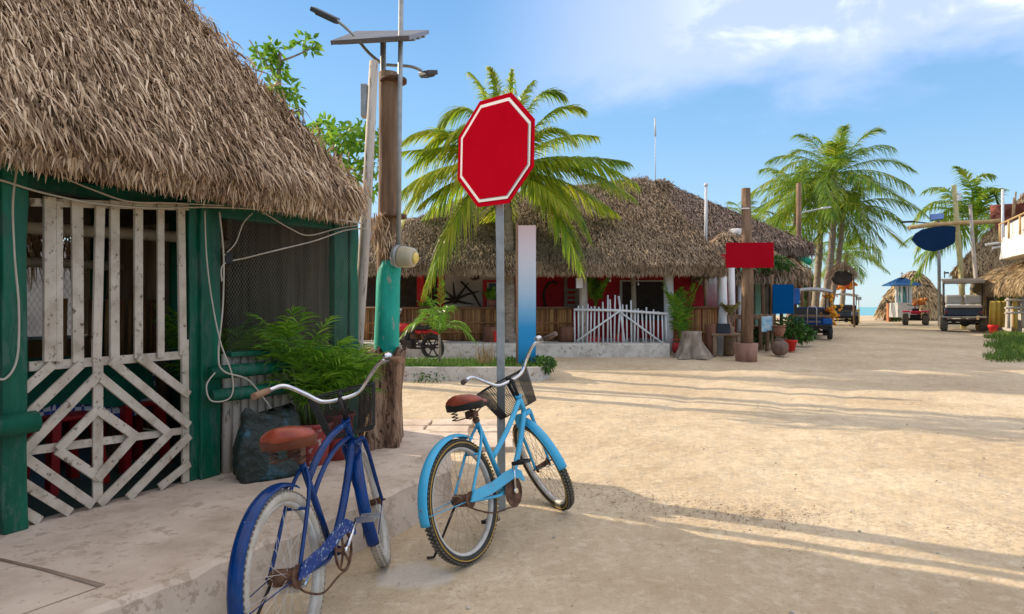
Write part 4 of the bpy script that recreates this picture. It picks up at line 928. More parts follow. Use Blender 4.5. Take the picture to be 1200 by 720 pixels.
    rm.tube([sf(qs+Vector((0, 0, .012))), sf(qs+Vector((.03, 0, .03))), sf(Vector((.85, 0, .9))), sf(Vector((.845, 0, .8)))], .012, 6); rm.build('basket_rim', blackp, bo)
    ks = MB(); ks.tube([(.03, .07, .31), (-.02, .12, .2), (-.06, .205, .2*math.tan(lean)+.012)], .007, 8); ks.tube([(-.06, .205, .2*math.tan(lean)+.012), (-.085, .235, .235*math.tan(lean)+.010)], .007, 6); ks.build('kickstand', darkmetal, root)
    root.location = (X, Y, -.008); root.rotation_euler = (-lean, 0, math.pi/2-hd); return root
bike_lb = M('sky_blue_paint', [(.045, .38, .62), (.07, .46, .72)], .38, 7, wear=(.30, .13, .06), wearamt=.24, coat=.2)
bike_b_guard = M('scuffed_blue_paint', [(.002, .025, .15), (.003, .045, .24)], .45, 16, wear=(.34, .40, .48), wearamt=.42)
bike_b = M('deep_blue_paint', [(.0002, .020, .105), (.0004, .042, .19)], .25, 16, spec=.25, wear=(.28, .34, .44), wearamt=.12, coat=.15)
rim_w = M('white_rim', [(.42, .39, .34), (.66, .63, .58)], .5, 12, wear=(.3, .19, .11), wearamt=.2)
tyre_dark = M('tyre_dark', [(.03, .028, .024), (.075, .065, .052)], .85, 14); tread_dark = M('tread_dusty', [(.10, .085, .065), (.2, .17, .13)], .9, 20)
tyre_cream = M('tyre_cream', [(.38, .33, .26), (.56, .51, .43)], .8, 12, wear=(.25, .2, .15), wearamt=.3); tread_cream = M('tread_cream', [(.22, .18, .14), (.40, .35, .28)], .9, 30)
sad_br = M('brown_leather', [(.22, .035, .015), (.40, .075, .035)], .35, 9, coat=.3, wear=(.12, .03, .02), wearamt=.2)
grip_br = M('brown_grip', [(.10, .07, .055), (.2, .14, .11)], .75, 12)
spoke_ru = M('spoke_rusty', [(.32, .22, .15), (.5, .42, .34)], .5, 20, metal=.6); spoke_w = M('spoke_pale', [(.5, .45, .4), (.68, .63, .58)], .5, 20, metal=.4)
bicycle('bicycle', 'sky blue cruiser bicycle with brown saddle and basket beside the red octagonal sign', -.216, 3.703, .524, .196, .925, bike_lb, (tyre_dark, tread_dark), rim_w,
        dict(style='step', ff=(98, 188), solid_ring=True, crank=88, sag=.02, pedal=darkmetal, saddle=sad_br, skirt=blackp, grip=grip_br, spoke=spoke_ru, staycol=bike_lb, stem=blackp, wall=M('yellow_line', [(.55, .33, .05)], .6, 5)))
bicycle('bicycle', 'deep blue cruiser bicycle with cream tyres and brown saddle beside the pavement edge', -.847, 2.656, .141, .129, .30, bike_b, (tyre_cream, tread_cream), rim_w,
        dict(style='arch', ff=(75, 203), crank=38, sag=.045, pedal=steel, saddle=sad_br, skirt=M('saddle_brown_skirt', [(.12, .035, .02), (.2, .06, .03)], .5, 6), grip=M('tan_grip', [(.24, .13, .07), (.36, .2, .12)], .6, 9), spoke=spoke_w, staycol=bike_b, guard=bike_b_guard, stem=darkmetal))

# ================================================================== PLANTING ISLAND
bn = thing('banner_sign', 'tall narrow free standing banner fading from pink and white to blue, on the planting island', 'sign', (.30, 13.3, .2))
y = 13.3; a = W(607, 425, y); b = W(628, 263, y)
mb = MB(); mb.box(((a.x+b.x)/2, y, (.15+b.z)/2), (b.x-a.x, .05, b.z-.2)); bo_ = mb.build('banner_panel', banner_m, bn)
mb = MB(); mb.box((a.x-.02, y, (.1+b.z)/2), (.045, .07, b.z-.05)); mb.build('frame_post', brownwood, bn)
def young_palm(label, c, tips, seed, name='young_palm', L=.22, mat=leaf_pot, th=.5, org=None):
    random.seed(seed); t = thing(name, label, 'palm', c); c = Vector(c); mb = MB(); cr = c+Vector((0, 0, th)); mb.tube([c, (c+cr)/2+Vector((.01, 0, 0)), cr], [.035, .028, .02], 7); mb.build('trunk', palmtrunk, t)
    mb = MB()
    for (dx_, dy_, dz_, up_) in tips:
        p2 = cr+Vector((dx_, dy_, dz_)); p1 = cr+Vector((dx_*.45, dy_*.45, up_)); frond(mb, cr, p1, p2, 26, L, .022, .55, .008, rows=2)
    mb.build('crown', mat, t); return t
c = W(515, 425, 13.9); c.z = .2
young_palm('young palm growing on the grassy island, right of the red motorbike', c, [(-.75, -.3, -.05, .6), (.6, .2, .1, .5), (-.45, .4, .35, .8), (.75, -.2, -.15, .45), (.1, -.5, .2, .6), (.25, .5, .5, .8), (-.2, -.2, .75, .6), (.05, .1, 1.15, .7), (-.55, .1, .15, .65)], 4, L=.30, th=.62)
random.seed(5)
c = W(569, 425, 13.5); c.z = .2; mb = MB()
for i in range(90):
    d = Vector((random.gauss(0, .16), random.gauss(0, .16), 1)); leaflet(mb, c+Vector((random.gauss(0, .07), random.gauss(0, .06), 0)), d, Vector((random.gauss(0, 1), 1, 0)), random.uniform(.2, .62), .015, .1, 2)
solo(mb, 'dry_grass_tuft', straw, 'dry straw coloured grass tuft on the planting island', 'dry grass', c)
def weed(px, py, Y, label, n, s_, mat=leaf_bush, r=(.25, .15, .12)):
    c = W(px, py, Y); c.z = max(gz(c.x, Y), 0) if Y < 12.5 or Y > 15 else .2; mb = MB()
    leafcloud(mb, c+Vector((0, 0, r[2]*.8)), r, n, s_); return solo(mb, 'weed', mat, label, 'weeds', c, 'weeds around the planting island')
weed(503, 438, 12.35, 'low sprawling weed at the foot of the white kerb', 90, .06, r=(.3, .12, .1))
weed(632, 425, 13.2, 'leafy green weed clump at the foot of the tall banner', 420, .075, r=(.30, .22, .12))
weed(641, 440, 12.75, 'trailing weed hanging over the right end of the kerb', 260, .07, r=(.16, .16, .16))
weed(604, 422, 13.6, 'leafy green weed clump behind the grey sign post', 260, .07, r=(.25, .2, .1))

# ================================================================== RESTAURANT
rs = thing('thatched_restaurant', 'long low thatched restaurant with red walls behind the planting island', 'restaurant', (0, 18, TZ))
cor = hip_roof((-4.75, 16.75), (1, 0), (0, 1), 10.0, 6.9, 2.44, 4.6, 3.3, 1.3, rz2=5.2)
roof_mesh(cor, rs, thatch_far, 1250, .22, .020, .24, k=(1, 1, .08, .4), lift=.04, fr=800, jit=.45, frl=.13)
mb = MB(); ap = W(773, 212, 20.2); VV = []; n_ = 420
P = np.array([[ap.x, ap.y, ap.z-.05]])+np.random.normal(0, .08, (n_, 3))*[1.6, 1, .6]; D = np.random.normal(0, .7, (n_, 3)); D[:, 2] = -.9; Nn = np.random.normal(0, .5, (n_, 3)); Nn[:, 2] += 1; Nn /= np.linalg.norm(Nn, axis=1)[:, None]
v, f = ribbons(P, D, Nn, np.random.uniform(.2, .5, n_), np.random.uniform(.02, .06, n_), np.random.rand(n_)*.05, np.random.rand(n_)*.3); mesh_obj('ridge_cap', v, f, thatch_far, rs)
BW = 19.6
def pan(x0, x1, z0, z1, y, mat, nm, par, d=.06):
    mb = MB(); mb.box(((x0+x1)/2, y, (z0+z1)/2), (x1-x0, d, z1-z0)); return mb.build(nm, mat, par)
X = lambda px, Y: (px-600)/F*Y
pan(X(395, BW), X(516, BW), TZ, 2.9, BW+.3, darkint, 'back_wall', rs); pan(X(518, BW), X(596, BW), TZ, 2.9, BW, whitewall, 'back_wall', rs); pan(X(596, BW)+.01, X(862, BW), TZ, 2.9, BW+.02, redwall, 'back_wall', rs)  # first section's near-black colour stands in for interior shade
for px in (493, 517): pan(X(px-4, 18.6), X(px+4, 18.6), TZ, 2.6, 18.6, redpaint, 'post', rs, .16)
fr_ = pan(X(566, BW), X(598, BW), 1.2, 2.15, BW-.06, redpaint, 'window', rs, .05); pan(X(571, BW), X(597, BW), 1.25, 2.08, BW-.1, whitewall, 'window_frame', fr_, .03); pan(X(573, BW), X(597, BW), 1.28, 2.05, BW-.13, M('dark_glass', [(.01, .03, .03), (.02, .05, .045)], .15, 3), 'pane', fr_, .02)
pan(X(614, 18.9), X(626, 18.9), TZ, 2.6, 18.9, redpaint, 'post', rs, .14)
pan(X(726, BW), X(781, BW), 1.0, 2.15, BW-.05, whitewall, 'serving_hatch', rs, .03); pan(X(729, BW), X(781, BW), 1.0, 2.1, BW-.08, darkint, 'hatch_shade_panel', rs, .03)  # dark panel in front paints the shade inside the hatch
for px, r_, nm in ((683, .11, 0), (783, .13, 1), (846, .12, 1), (857, .09, 1), (742, .07, 0)):
    yy = 17.5 if px not in (742, 857) else 18.4
    mb = MB(); x_ = X(px, yy); mb.tube([(x_-.02, yy, .15), (x_+.02, yy, 1.3), (x_, yy, 2.45)], [r_*1.05, r_, r_*.9], 12, jit=.05); mb.build('post', white_paint if nm else cream_pole, rs)
mb = MB(); mb.tube([(-4.4, 17.4, 2.28), (5.0, 17.4, 2.26)], .06, 8); mb.build('eave_log', brownwood, rs)
# bead curtain right end
mb = MB()
for i in range(14): x_ = X(829, 18.2)+i*.034; mb.tube([(x_, 18.2, 1.35), (x_+.01, 18.2, 2.25)], .009, 5)
mb.build('bead_curtain', M('beads', [(.3, .3, .33), (.62, .62, .66)], .4, 20, island=.8), rs)
def bamboo_fence(x0, x1, y, z0, z1, label, group=None):
    t = thing('bamboo_fence', label, 'fence', ((x0+x1)/2, y, z0), group); mb = MB(); x_ = x0
    while x_ < x1:
        r_ = random.uniform(.018, .030); mb.tube([(x_, y+random.uniform(-.01, .01), z0+.02), (x_+random.uniform(-.012, .012), y, z1-random.uniform(.0, .03))], r_, 6); x_ += r_*1.95
    mb.build('poles', bamboo, t)
    mb = MB(); mb.tube([(x0-.05, y-.03, z1), (x1+.05, y-.03, z1+.01)], .035, 8); mb.build('top_rail', M('rail_wood', [(.14, .06, .03), (.26, .13, .06)], .7, 6), t)
    for z_ in (z0+.22, z0+.47):
        mb = MB(); mb.tube([(x0, y-.05, z_), ((x0+x1)/2, y-.05, z_+.015), (x1, y-.05, z_)], .020, 6); mb.build('rail', bamboo, t)
    return t
bamboo_fence(X(400, 17.8), X(671, 17.8), 17.8, TZ, 1.35, 'long brown bamboo fence along the restaurant terrace behind the motorbike')
bamboo_fence(X(789, 17.5), X(862, 17.5), 17.5, .24, 1.36, 'short brown bamboo fence right of the white picket gate')
# picket gate
pg = thing('picket_gate', 'wide white gate of uneven sticks at the restaurant entrance', 'gate', (X(727, 17.1), 17.1, TZ)); random.seed(9)
mb = MB(); Yg = 17.1
for i, px in enumerate(np.linspace(674, 781, 24)):
    top = {8: 346, 9: 351, 10: 336}.get(i, 352+abs(i-10)*.9+random.uniform(-3, 6)); 
    if i == 10: top = 346
    if i in (14,): top = 352
    mb.tube([W(px+random.uniform(-1, 1), 403, Yg), W(px+random.uniform(-1.2, 1.2), top, Yg)], .020, 6)
mb.tube([W(725, 347, Yg), W(732, 403, Yg)], .026, 6); mb.build('pickets', white_paint, pg)
mb = MB(); mb.tube([W(673, 363, Yg-.04), W(726, 364, Yg-.04), W(782, 368, Yg-.04)], .032, 8); mb.build('top_rail', white_paint, pg)
for a_, b_ in (((676, 400), (727, 364)), ((727, 366), (776, 402))): mb = MB(); mb.tube([W(a_[0], a_[1], Yg-.06), W(b_[0], b_[1], Yg-.06)], .022, 6); mb.build('brace', white_paint, pg)
# things on the terrace
def log_seat(label, px, pyt, Y, r, z0, mat=clay, name='log_stool'):
    c = Vector((X(px, Y), Y, z0)); zt = W(px, pyt, Y).z; mb = MB(); mb.lathe(c, [(r*1.02, 0), (r*.96, (zt-z0)*.5), (r, zt-z0-.02), (r*.93, zt-z0)], 16, jit=.03); return solo(mb, name, mat, label, 'stool', c, 'log stools on the terrace')
brown_log = M('reddish_log', [(.12, .05, .03), (.26, .12, .07)], .8, 6, (1, 1, .2), .4, 20)
log_seat('brown log stool against the bamboo fence behind the grey sign post', 577, 383, 17.4, .26, TZ, brown_log)
log_seat('brown log stool against the bamboo fence just left of the picket gate', 665, 383, 17.4, .22, TZ, brown_log)
log_seat('brown log stool half hidden behind the motorbike', 474, 381, 17.4, .26, TZ, brown_log)
def redbox(px, py0, py1, Y, w_, label):
    a = W(px, py1, Y); b = W(px, py0, Y); mb = MB(); mb.box((a.x, Y, (a.z+b.z)/2), (w_, .25, abs(b.z-a.z))); mb.box((a.x, Y, b.z+.015), (w_+.03, .28, .03)); solo(mb, 'plastic_crate', plasred, label, 'crate', (a.x, Y, a.z), 'red crates on the terrace', .01)
redbox(695, 396, 403, 17.6, .36, 'red crate behind the left half of the picket gate'); redbox(724, 393, 403, 17.8, .2, 'small red crate behind the middle of the picket gate'); redbox(581, 390, 401, 17.25, .1, 'narrow red crate on the terrace right of the log stool')
c = W(679, 332, 17.3); mb = MB(); mb.box(c, (.17, .02, .26)); solo(mb, 'notice_board', white_paint, 'small blank white board on the restaurant post left of the picket gate', 'sign', c, bevel=.01)
# driftwood star on the white wall
c = W(533, 352, BW-.1); mb = MB(); random.seed(2)
for a_, l_ in ((20, 1.0), (52, .85), (95, .7), (135, .8), (168, .7), (-12, .75), (200, .6)):
    d = Vector((math.cos(R(a_)), 0, math.sin(R(a_)))); e = c+d*l_*.75; mb.tube([c-d*.1, (c+e)/2+Vector((0, 0, random.uniform(-.04, .04))), e], [.04, .03, .012], 6)
mb.tube([W(540, 330, BW-.12), W(555, 345, BW-.12), W(566, 365, BW-.12)], [.03, .035, .02], 6)
solo(mb, 'driftwood_ornament', M('driftdark', [(.03, .02, .015), (.07, .05, .035)], .8, 6), 'dark spoked driftwood ornament on the white restaurant wall', 'ornament', c)
c = W(556, 322, 18.2); mb = MB(); mb.lathe((c.x, c.y, c.z-.12), [(.02, -.04), (.13, 0), (.17, .08), (.18, .12)], 14); mb.tube([(c.x, c.y, c.z), (c.x, c.y, 2.4)], .006, 4); solo(mb, 'hanging_basket', M('basket_dark', [(.04, .03, .02), (.09, .06, .04)], .8, 20), 'dark hanging basket under the eave left of the sign post', 'basket', c)
# wreath and slats on red wall
c = W(648, 348, BW-.1); mb = MB(); mb.tube([(c.x+.26*math.cos(a_)*1.0, c.y, c.z+.42*math.sin(a_)) for a_ in [R(60+15*k_) for k_ in range(18)]], [.035]*18, 6, jit=.2); solo(mb, 'driftwood_hoop', M('driftdark', []), 'curved driftwood hoop hung on the red wall right of the banner', 'ornament', c)
mb = MB(); c = W(672, 346, BW-.1)
for k_, (a_, b_) in enumerate(((661, 683), (661, 683), (665, 684), (661, 683))): mb.beam(W(a_, 340+k_*6, BW-.1), W(b_, 340+k_*6, BW-.1), .07, .03, (0, 1, 0))
for px in (663, 676): mb.beam(W(px, 325, BW-.13), W(px, 362, BW-.13), .09, .03, (0, 1, 0))
solo(mb, 'pallet_rack', M('pallet', [(.16, .13, .10), (.3, .26, .21)], .8, 6), 'grey pallet rack on the red wall beside the entrance', 'rack', c)
for px in (715, 748):
    a_ = W(px, 317, 17.9); b_ = W(px, 329 if px < 730 else 333, 17.9); mb = MB(); mb.tube([a_+Vector((0, 0, .1)), b_], .005, 4); mb.ball(b_, (.025, .025, .04), 8, 6); mb.ball(a_.lerp(b_, .5), .025, 6, 4)
    solo(mb, 'pendant_ornament', white_paint, 'small white hanging ornament over the '+('left' if px < 730 else 'right')+' half of the picket gate', 'ornament', b_, 'hanging ornaments at the entrance')
def leafy(label, px, pyb, Y, h, n, L, seed, spread=.5, z0=None, mat=leaf_pot, name='palm_seedling', fr_n=16):
    random.seed(seed); c = W(px, pyb, Y); z = c.z if z0 is None else z0; c.z = z; mb = MB()
    for i in range(n):
        a_ = random.uniform(0, 6.28); q = c+Vector((math.cos(a_)*h*spread, math.sin(a_)*h*spread, h*random.uniform(.75, 1.05))); frond(mb, c, c+Vector((math.cos(a_)*h*spread*.3, math.sin(a_)*h*spread*.3, h*.65)), q, fr_n, L, .045, .4, .01, bare=.25, rows=2)
    o = solo(mb, name, mat, label, 'palm', c); return o
leafy('tall leafy palm in front of the bamboo fence right of the picket gate', 799, 404, 17.2, 1.75, 9, .42, 2, .27, .26)
leafy('palm plant inside the entrance behind the small white board', 698, 362, 18.3, .95, 9, .3, 3, .38, 1.3)
leafy('potted fern standing on the fence in front of the window', 576, 362, 18.0, .55, 9, .16, 6, .45, 1.36, fr_n=10)
c = W(577, 361, 18.0); mb = MB(); mb.lathe((c.x, c.y, 1.37), [(.08, 0), (.13, .2), (.12, .2)], 12); solo(mb, 'flower_pot', clay, 'terracotta flower pot on the fence holding the fern', 'pot', (c.x, c.y, 1.37))
leafy('green shrub behind the bamboo fence above the motorbike', 500, 372, 18.2, .5, 8, .2, 13, .5, 1.05, fr_n=10)

# big main palm, fronds laid out around the road sign
YP = 17.3
PW = lambda px, py, dy=0: W(px, py, YP+dy)
fr_spec = [((560, 110), (519, 175), -.5, 1), ((545, 120), (490, 182), .6, 1), ((575, 100), (550, 85), .8, .8), ((597, 120), (600, 82), -.2, .8), ((605, 110), (625, 95), .7, .9), ((640, 110), (683, 128), .5, 1), ((640, 125), (672, 165), -.9, .9),
           ((560, 165), (470, 178), .3, 1.1), ((520, 160), (462, 268), -.8, 1.2), ((525, 175), (470, 225), -1.4, 1.2), ((545, 200), (497, 342), -1.6, 1.1), ((560, 175), (497, 255), 1.4, 1.2),
           ((665, 160), (745, 215), .2, 1.1), ((660, 175), (735, 190), -1.0, 1.1), ((650, 195), (722, 250), 1.0, 1.1), ((655, 190), (690, 275), -.5, 1.1), ((652, 212), (680, 315), -1.5, 1.1), ((640, 150), (700, 160), 1.6, 1.0), ((540, 140), (478, 200), 1.2, 1.0), ((555, 85), (512, 150), .2, 1.0), ((585, 95), (574, 80), -.4, .9), ((620, 85), (660, 112), .4, 1.0), ((520, 130), (474, 165), -.3, 1.0), ((670, 175), (742, 232), -.8, 1.0)]
cus = [(PW(a[0], a[1], d*.6), PW(b[0], b[1], d), s_) for a, b, d, s_ in fr_spec]
b_ = PW(596, 402); b_.z = TZ
palm('big coconut palm with drooping yellow green fronds behind the red octagonal sign', b_, PW(592, 203), 7, 2.4, .74, .040, 104, leaf, .16, .10, (.12, 0, 0), custom=cus, seed=4, rows=3)

# second big palapa behind
r2 = thing('thatched_palapa', 'large grey brown thatched roof rising behind the right end of the restaurant', 'building', (6, 25, .4))
cor = hip_roof((1.0, 21.7), (1, 0), (0, 1), 8.6, 7.2, 3.35, 5.85, 4.75, 3.75)
roof_mesh(cor, r2, M('thatch_rear', [(.10, .06, .045), (.20, .135, .10), (.30, .215, .165), (.44, .34, .27)], .85, 1.5, island=.5), 650, .25, .028, .25, k=(1, 1, .1, .3), lift=.05, fr=300, jit=.5)
pan(X(824, 22.4), X(852, 22.4), .3, 3.05, 22.4, whitewall, 'wall', r2); pan(2.0, X(900, 23.0), .3, 3.3, 23.0, M('wood_wall', [(.14, .10, .07), (.26, .2, .14)], .9, 3), 'wall', r2)
for px in (770, 905): mb = MB(); x_ = X(px, 22.2); mb.tube([(x_, 22.2, .3), (x_, 22.2, 3.4)], .09, 8); mb.build('post', brownwood, r2)
mb = MB(); mb.tube([W(768, 216, 25), W(768, 160, 25)], .018, 5); mb.tube([W(768, 160, 25), W(767.5, 139, 25)], .035, 5); solo(mb, 'radio_antenna', whitemetal, 'tall thin white antenna rising from the big thatched roof ridge', 'antenna', W(768, 216, 25))
mb = MB(); mb.tube([W(827, 300, 20.8), W(827.5, 220, 20.8)], .045, 8); mb.ball(W(827.5, 217, 20.8), .07, 8, 5); solo(mb, 'pipe_pole', whitemetal, 'white pipe pole rising in front of the big thatched roof', 'pole', W(827, 300, 20.8))
mb = MB(); c = W(862, 290, 22.6); mb.lathe((c.x, c.y, c.z-.2), [(.45, 0), (.46, .5), (.42, .66), (.3, .78), (.1, .82)], 18); solo(mb, 'water_tank', M('tank', [(.5, .46, .42), (.68, .64, .6)], .7, 4), 'pale round topped water tank behind the red signboard', 'water tank', (c.x, c.y, c.z-.2))

hb_ = thing('street_shade_block', 'unseen flat roofed block behind the restaurant roof, added to shade the far street', 'building', (0, 30, .4))  # unseen building, added so its shadow falls on the far street
mb = MB(); mb.box((-.4, 30.2, 2.6), (11, 6, 4.4)); mb.build('wall', whitewall, hb_); mb = MB(); mb.box((-.4, 30.2, 4.86), (11.3, 6.3, .12)); mb.build('roof', concrete, hb_)
# motorcycle
mc = thing('motorcycle', 'red motorcycle parked in front of the bamboo fence by the teal pole', 'motorcycle', (0, 0, 0))
def mwheel(x_):
    mb = MB(); mb.tube([(x_+.26*math.cos(a_), 0, .30+.26*math.sin(a_)) for a_ in [2*math.pi*j/32 for j in range(32)]], .045, 8, closed=True); w_ = mb.build('wheel', blackp, mc)
    mb = MB(); mb.tube([(x_+.21*math.cos(a_), 0, .30+.21*math.sin(a_)) for a_ in [2*math.pi*j/32 for j in range(32)]], .012, 6, closed=True)
    for j in range(6): a_ = j*1.047; mb.beam((x_, 0, .3), (x_+.21*math.cos(a_), 0, .30+.21*math.sin(a_)), .025, .02, (0, 1, 0))
    mb.lathe((x_, -.06, .3), [(.06, 0), (.06, .12)], 12, (0, 1, 0)); mb.build('rim', darkmetal, w_)
mwheel(-.62); mwheel(.62)
mb = MB(); mb.tube([(-.3, 0, .5), (-.1, 0, .35), (.2, 0, .36), (.32, 0, .7), (.42, 0, .85)], .025, 8); mb.tube([(-.35, 0, .68), (0, 0, .62), (.32, 0, .72)], .03, 8)
for sy in (-.07, .07): mb.tube([(-.62, sy, .3), (-.2, sy, .38)], .018, 6); mb.tube([(-.58, sy, .33), (-.38, sy, .68)], .016, 6)
mb.build('frame', darkmetal, mc)
mb = MB()
for sy in (-.06, .06): mb.tube([(.62, sy, .3), (.45, sy, .78), (.40, sy, .9)], .02, 8)
mb.build('fork', steel, mc)
mb = MB(); mb.ball((.13, 0, .76), (.23, .12, .10), 14, 8); mb.build('fuel_tank', redpaint, mc)
mb = MB(); mb.box((-.30, 0, .76), (.5, .2, .07)); mb.box((-.52, 0, .79), (.14, .17, .06)); mb.build('seat', blackp, mc, bevel=.02)
mb = MB(); mb.ball((-.36, 0, .67), (.20, .08, .055), 12, 6); mb.beam((-.55, 0, .70), (-.80, 0, .62), .09, .02); mb.tube([(.62+.34*math.cos(R(a_)), 0, .3+.34*math.sin(R(a_))) for a_ in range(30, 160, 10)], .035, 6, flat=.4); mb.build('fairing', redpaint, mc, bevel=.02)
mb = MB(); mb.box((0, 0, .38), (.26, .22, .2)); mb.lathe((.06, 0, .45), [(.08, 0), (.09, .05), (.08, .16)], 10); mb.tube([(.1, -.1, .4), (.05, -.12, .25), (-.3, -.13, .26), (-.7, -.13, .36)], .028, 8); mb.build('engine', darkmetal, mc, bevel=.01)
mb = MB(); mb.tube([(.33, -.33, 1.0), (.38, -.15, .98), (.40, 0, .95), (.38, .15, .98), (.33, .33, 1.0)], .013, 8); mb.build('handlebar', blackp, mc)
mb = MB(); mb.lathe((.46, 0, .88), [(.08, 0), (.09, .06), (.03, .09)], 12, (1, 0, -.1)); mb.build('headlight', steel, mc)
for sy in (-1, 1): mb = MB(); mb.tube([(.36, sy*.2, .98), (.33, sy*.25, 1.12)], .006, 5); mb.ball((.33, sy*.26, 1.15), (.01, .055, .035), 8, 6); mb.build('mirror', whitemetal, mc)
c = W(480, 416, 16.0); mc.location = (c.x, 16.05, gz(c.x, 16.05)+.0); mc.rotation_euler = (R(-6), 0, R(158)+0)

# things between the restaurant and the signboard
c = Vector((X(796, 17.0), 17.0, gz(4, 17))); mb = MB(); mb.lathe(c, [(.10, 0), (.17, .1), (.19, .2), (.15, .3), (.12, .3)], 14); mb.tube([(c.x-.16, c.y, c.z+.25), (c.x-.2, c.y, c.z+.38), (c.x+.2, c.y, c.z+.38), (c.x+.16, c.y, c.z+.25)], .012, 5); solo(mb, 'bucket', M('pink_red', [(.4, .02, .03), (.5, .05, .06)], .5, 5), 'red bucket at the corner of the terrace beside the grey stump', 'bucket', c)
random.seed(12); c = Vector((X(811, 16.4), 16.4, gz(4, 16.4))); mb = MB(); vs = []; n = 10; m_ = 26
for i in range(n+1):
    h = i/n
    for j in range(m_):
        a_ = 2*math.pi*j/m_; r_ = (.24+.18*(1-h)**2.5*(1+.8*math.sin(a_*5+1)))*(1+.2*noise.noise(Vector((math.cos(a_)*2, math.sin(a_)*2, h*2)))); vs.append(c+Vector((math.cos(a_)*r_, math.sin(a_)*r_, h*.64)))
mb.add(vs, [(i*m_+j, i*m_+(j+1) % m_, (i+1)*m_+(j+1) % m_, (i+1)*m_+j) for i in range(n) for j in range(m_)]+[tuple(n*m_+j for j in range(m_))], True)
solo(mb, 'cut_tree_stump', greybark, 'grey gnarled tree stump with spreading roots beside the red bucket', 'stump', c)
def table(label, x0, x1, y, z0, zt, legs, mat, dep=.5, th=.05, cat='table', name='rustic_table'):
    t = thing(name, label, cat, ((x0+x1)/2, y, z0)); mb = MB(); mb.box(((x0+x1)/2, y, zt-th/2), (x1-x0, dep, th)); mb.build('tabletop', mat, t, bevel=.01)
    for lx in legs:
        for sy in (-1, 1): mb = MB(); mb.box((lx, y+sy*(dep/2-.06), (z0+zt-th)/2), (.09, .08, zt-th-z0)); mb.build('leg', mat, t)
    return t
gw = M('stall_wood', [(.16, .10, .06), (.30, .21, .13)], .85, 5, (1, 1, 1), .3, 20)
y_ = 16.9; g_ = gz(0, y_)
table('thick rustic wooden table in front of the short bamboo fence', X(830, y_), X(868, y_), y_, g_, g_+.55, (X(834, y_), X(862, y_)), gw, .6)
log_seat('upright log seat beside the rustic table', 833, 380, 16.8, .14, g_, brown_log)
mb = MB(); c = W(846, 387, 16.85); mb.box((c.x, c.y, g_+.55+.12), (.32, .3, .24)); solo(mb, 'black_crate', M('black_box', [(.02, .022, .03), (.04, .045, .06)], .5, 4), 'dark blue black crate sitting on the rustic table', 'crate', (c.x, c.y, g_+.55), bevel=.01)
leafy('dry hanging plant over the end of the short bamboo fence', 856, 372, 17.3, .35, 12, .18, 17, .7, 1.15, M('dryplant', [(.16, .16, .05), (.34, .3, .12)], .7, 3, island=.6, trans=.2), 'dry_plant', 10)
log_seat('pale log seat at the right end of the short bamboo fence', 854, 383, 17.0, .13, g_, gw)
# signboard post
sb = thing('post_signboard', 'blank red rectangular signboard on a tall timber post set in a log base', 'sign', (X(875, 15.8), 15.8, gz(5, 15.8)))
mb = MB(); mb.tube([W(875, 424, 15.85), W(876, 330, 15.85), W(874, 221, 15.85)], [.145, .135, .10], 12, jit=.03); mb.build('post', brownwood, sb)
mb = MB(); c = Vector((X(874.5, 15.8), 15.8, gz(5, 15.8)-.03)); mb.lathe(c, [(.24, 0), (.245, .2), (.265, .44), (.2, .44)], 18, jit=.02); mb.build('log_base', M('pinkish_log', [(.22, .11, .08), (.38, .22, .16)], .85, 5, (1, 1, .2), .4, 18), sb)
mb = MB(); a_ = W(851, 314, 15.68); b_ = W(906, 284.5, 15.68); mb.box(((a_.x+b_.x)/2, 15.68, (a_.z+b_.z)/2), (b_.x-a_.x, .03, b_.z-a_.z), R(-3)); mb.build('board', M('deep_red_board', [(.34, .003, .012), (.38, .004, .016)], .6, 2, spec=.03), sb)
mb = MB(); c = W(873.5, 246, 15.85); mb.lathe(c, [(.115, 0), (.115, .03)], 12); mb.build('white_band', white_paint, sb)

# ================================================================== STALLS ALONG THE STREET (left side)
G = lambda x, y: gz(x, y)
s1 = thing('thatched_stall', 'street stall with a drooping thatch canopy just beyond the red signboard', 'stall', (6.8, 20.5, G(6, 20)))
cor = hip_roof((5.2, 19.3), (1, 0), (0, 1), 3.1, 4.6, 2.45, 3.75, 1.5, 1.5)
roof_mesh(cor, s1, thatch_far, 380, .30, .035, .3, k=(1, 1, .1, .3), lift=.06, fr=300, jit=.5)
random.seed(21)
for px, yy, mt in ((826, 19.2, brownwood), (893, 19.4, brownwood), (906, 19.6, brownwood), (866, 19.5, whitemetal), (931, 22.8, brownwood), (915, 23, brownwood)):
    mb = MB(); x_ = X(px, yy); mb.tube([(x_, yy, G(0, yy)), (x_+.03, yy, 1.4), (x_, yy, 2.5)], .06, 8, jit=.05); mb.build('post', mt, s1)
pan(X(830, 23.5), X(905, 23.5), .3, 2.3, 23.5, M('stall_back', [(.05, .04, .025), (.14, .10, .06)], .9, 2), 'back_wall', s1); pan(X(885, 20.6), X(893, 20.6), .4, 2.1, 20.6, M('mint_door', [(.16, .30, .2), (.24, .4, .28)], .6, 3), 'door', s1, .05)
s2 = thing('thatched_stall', 'farther stall with rounded thatch gable end against the palm trunks', 'stall', (9, 28, .5))
cor = hip_roof((7.2, 26.0), (1, 0), (0, 1), 4.1, 5.4, 2.75, 4.7, 1.7, 1.7)
roof_mesh(cor, s2, thatch_gold, 520, .3, .032, .35, k=(1, 1, .1, .3), lift=.06, fr=360, jit=.5)
for px, yy in ((905, 26.5), (948, 26.5), (940, 30.5)): mb = MB(); x_ = X(px, yy); mb.tube([(x_, yy, .4), (x_, yy, 2.9)], .08, 8); mb.build('post', brownwood, s2)
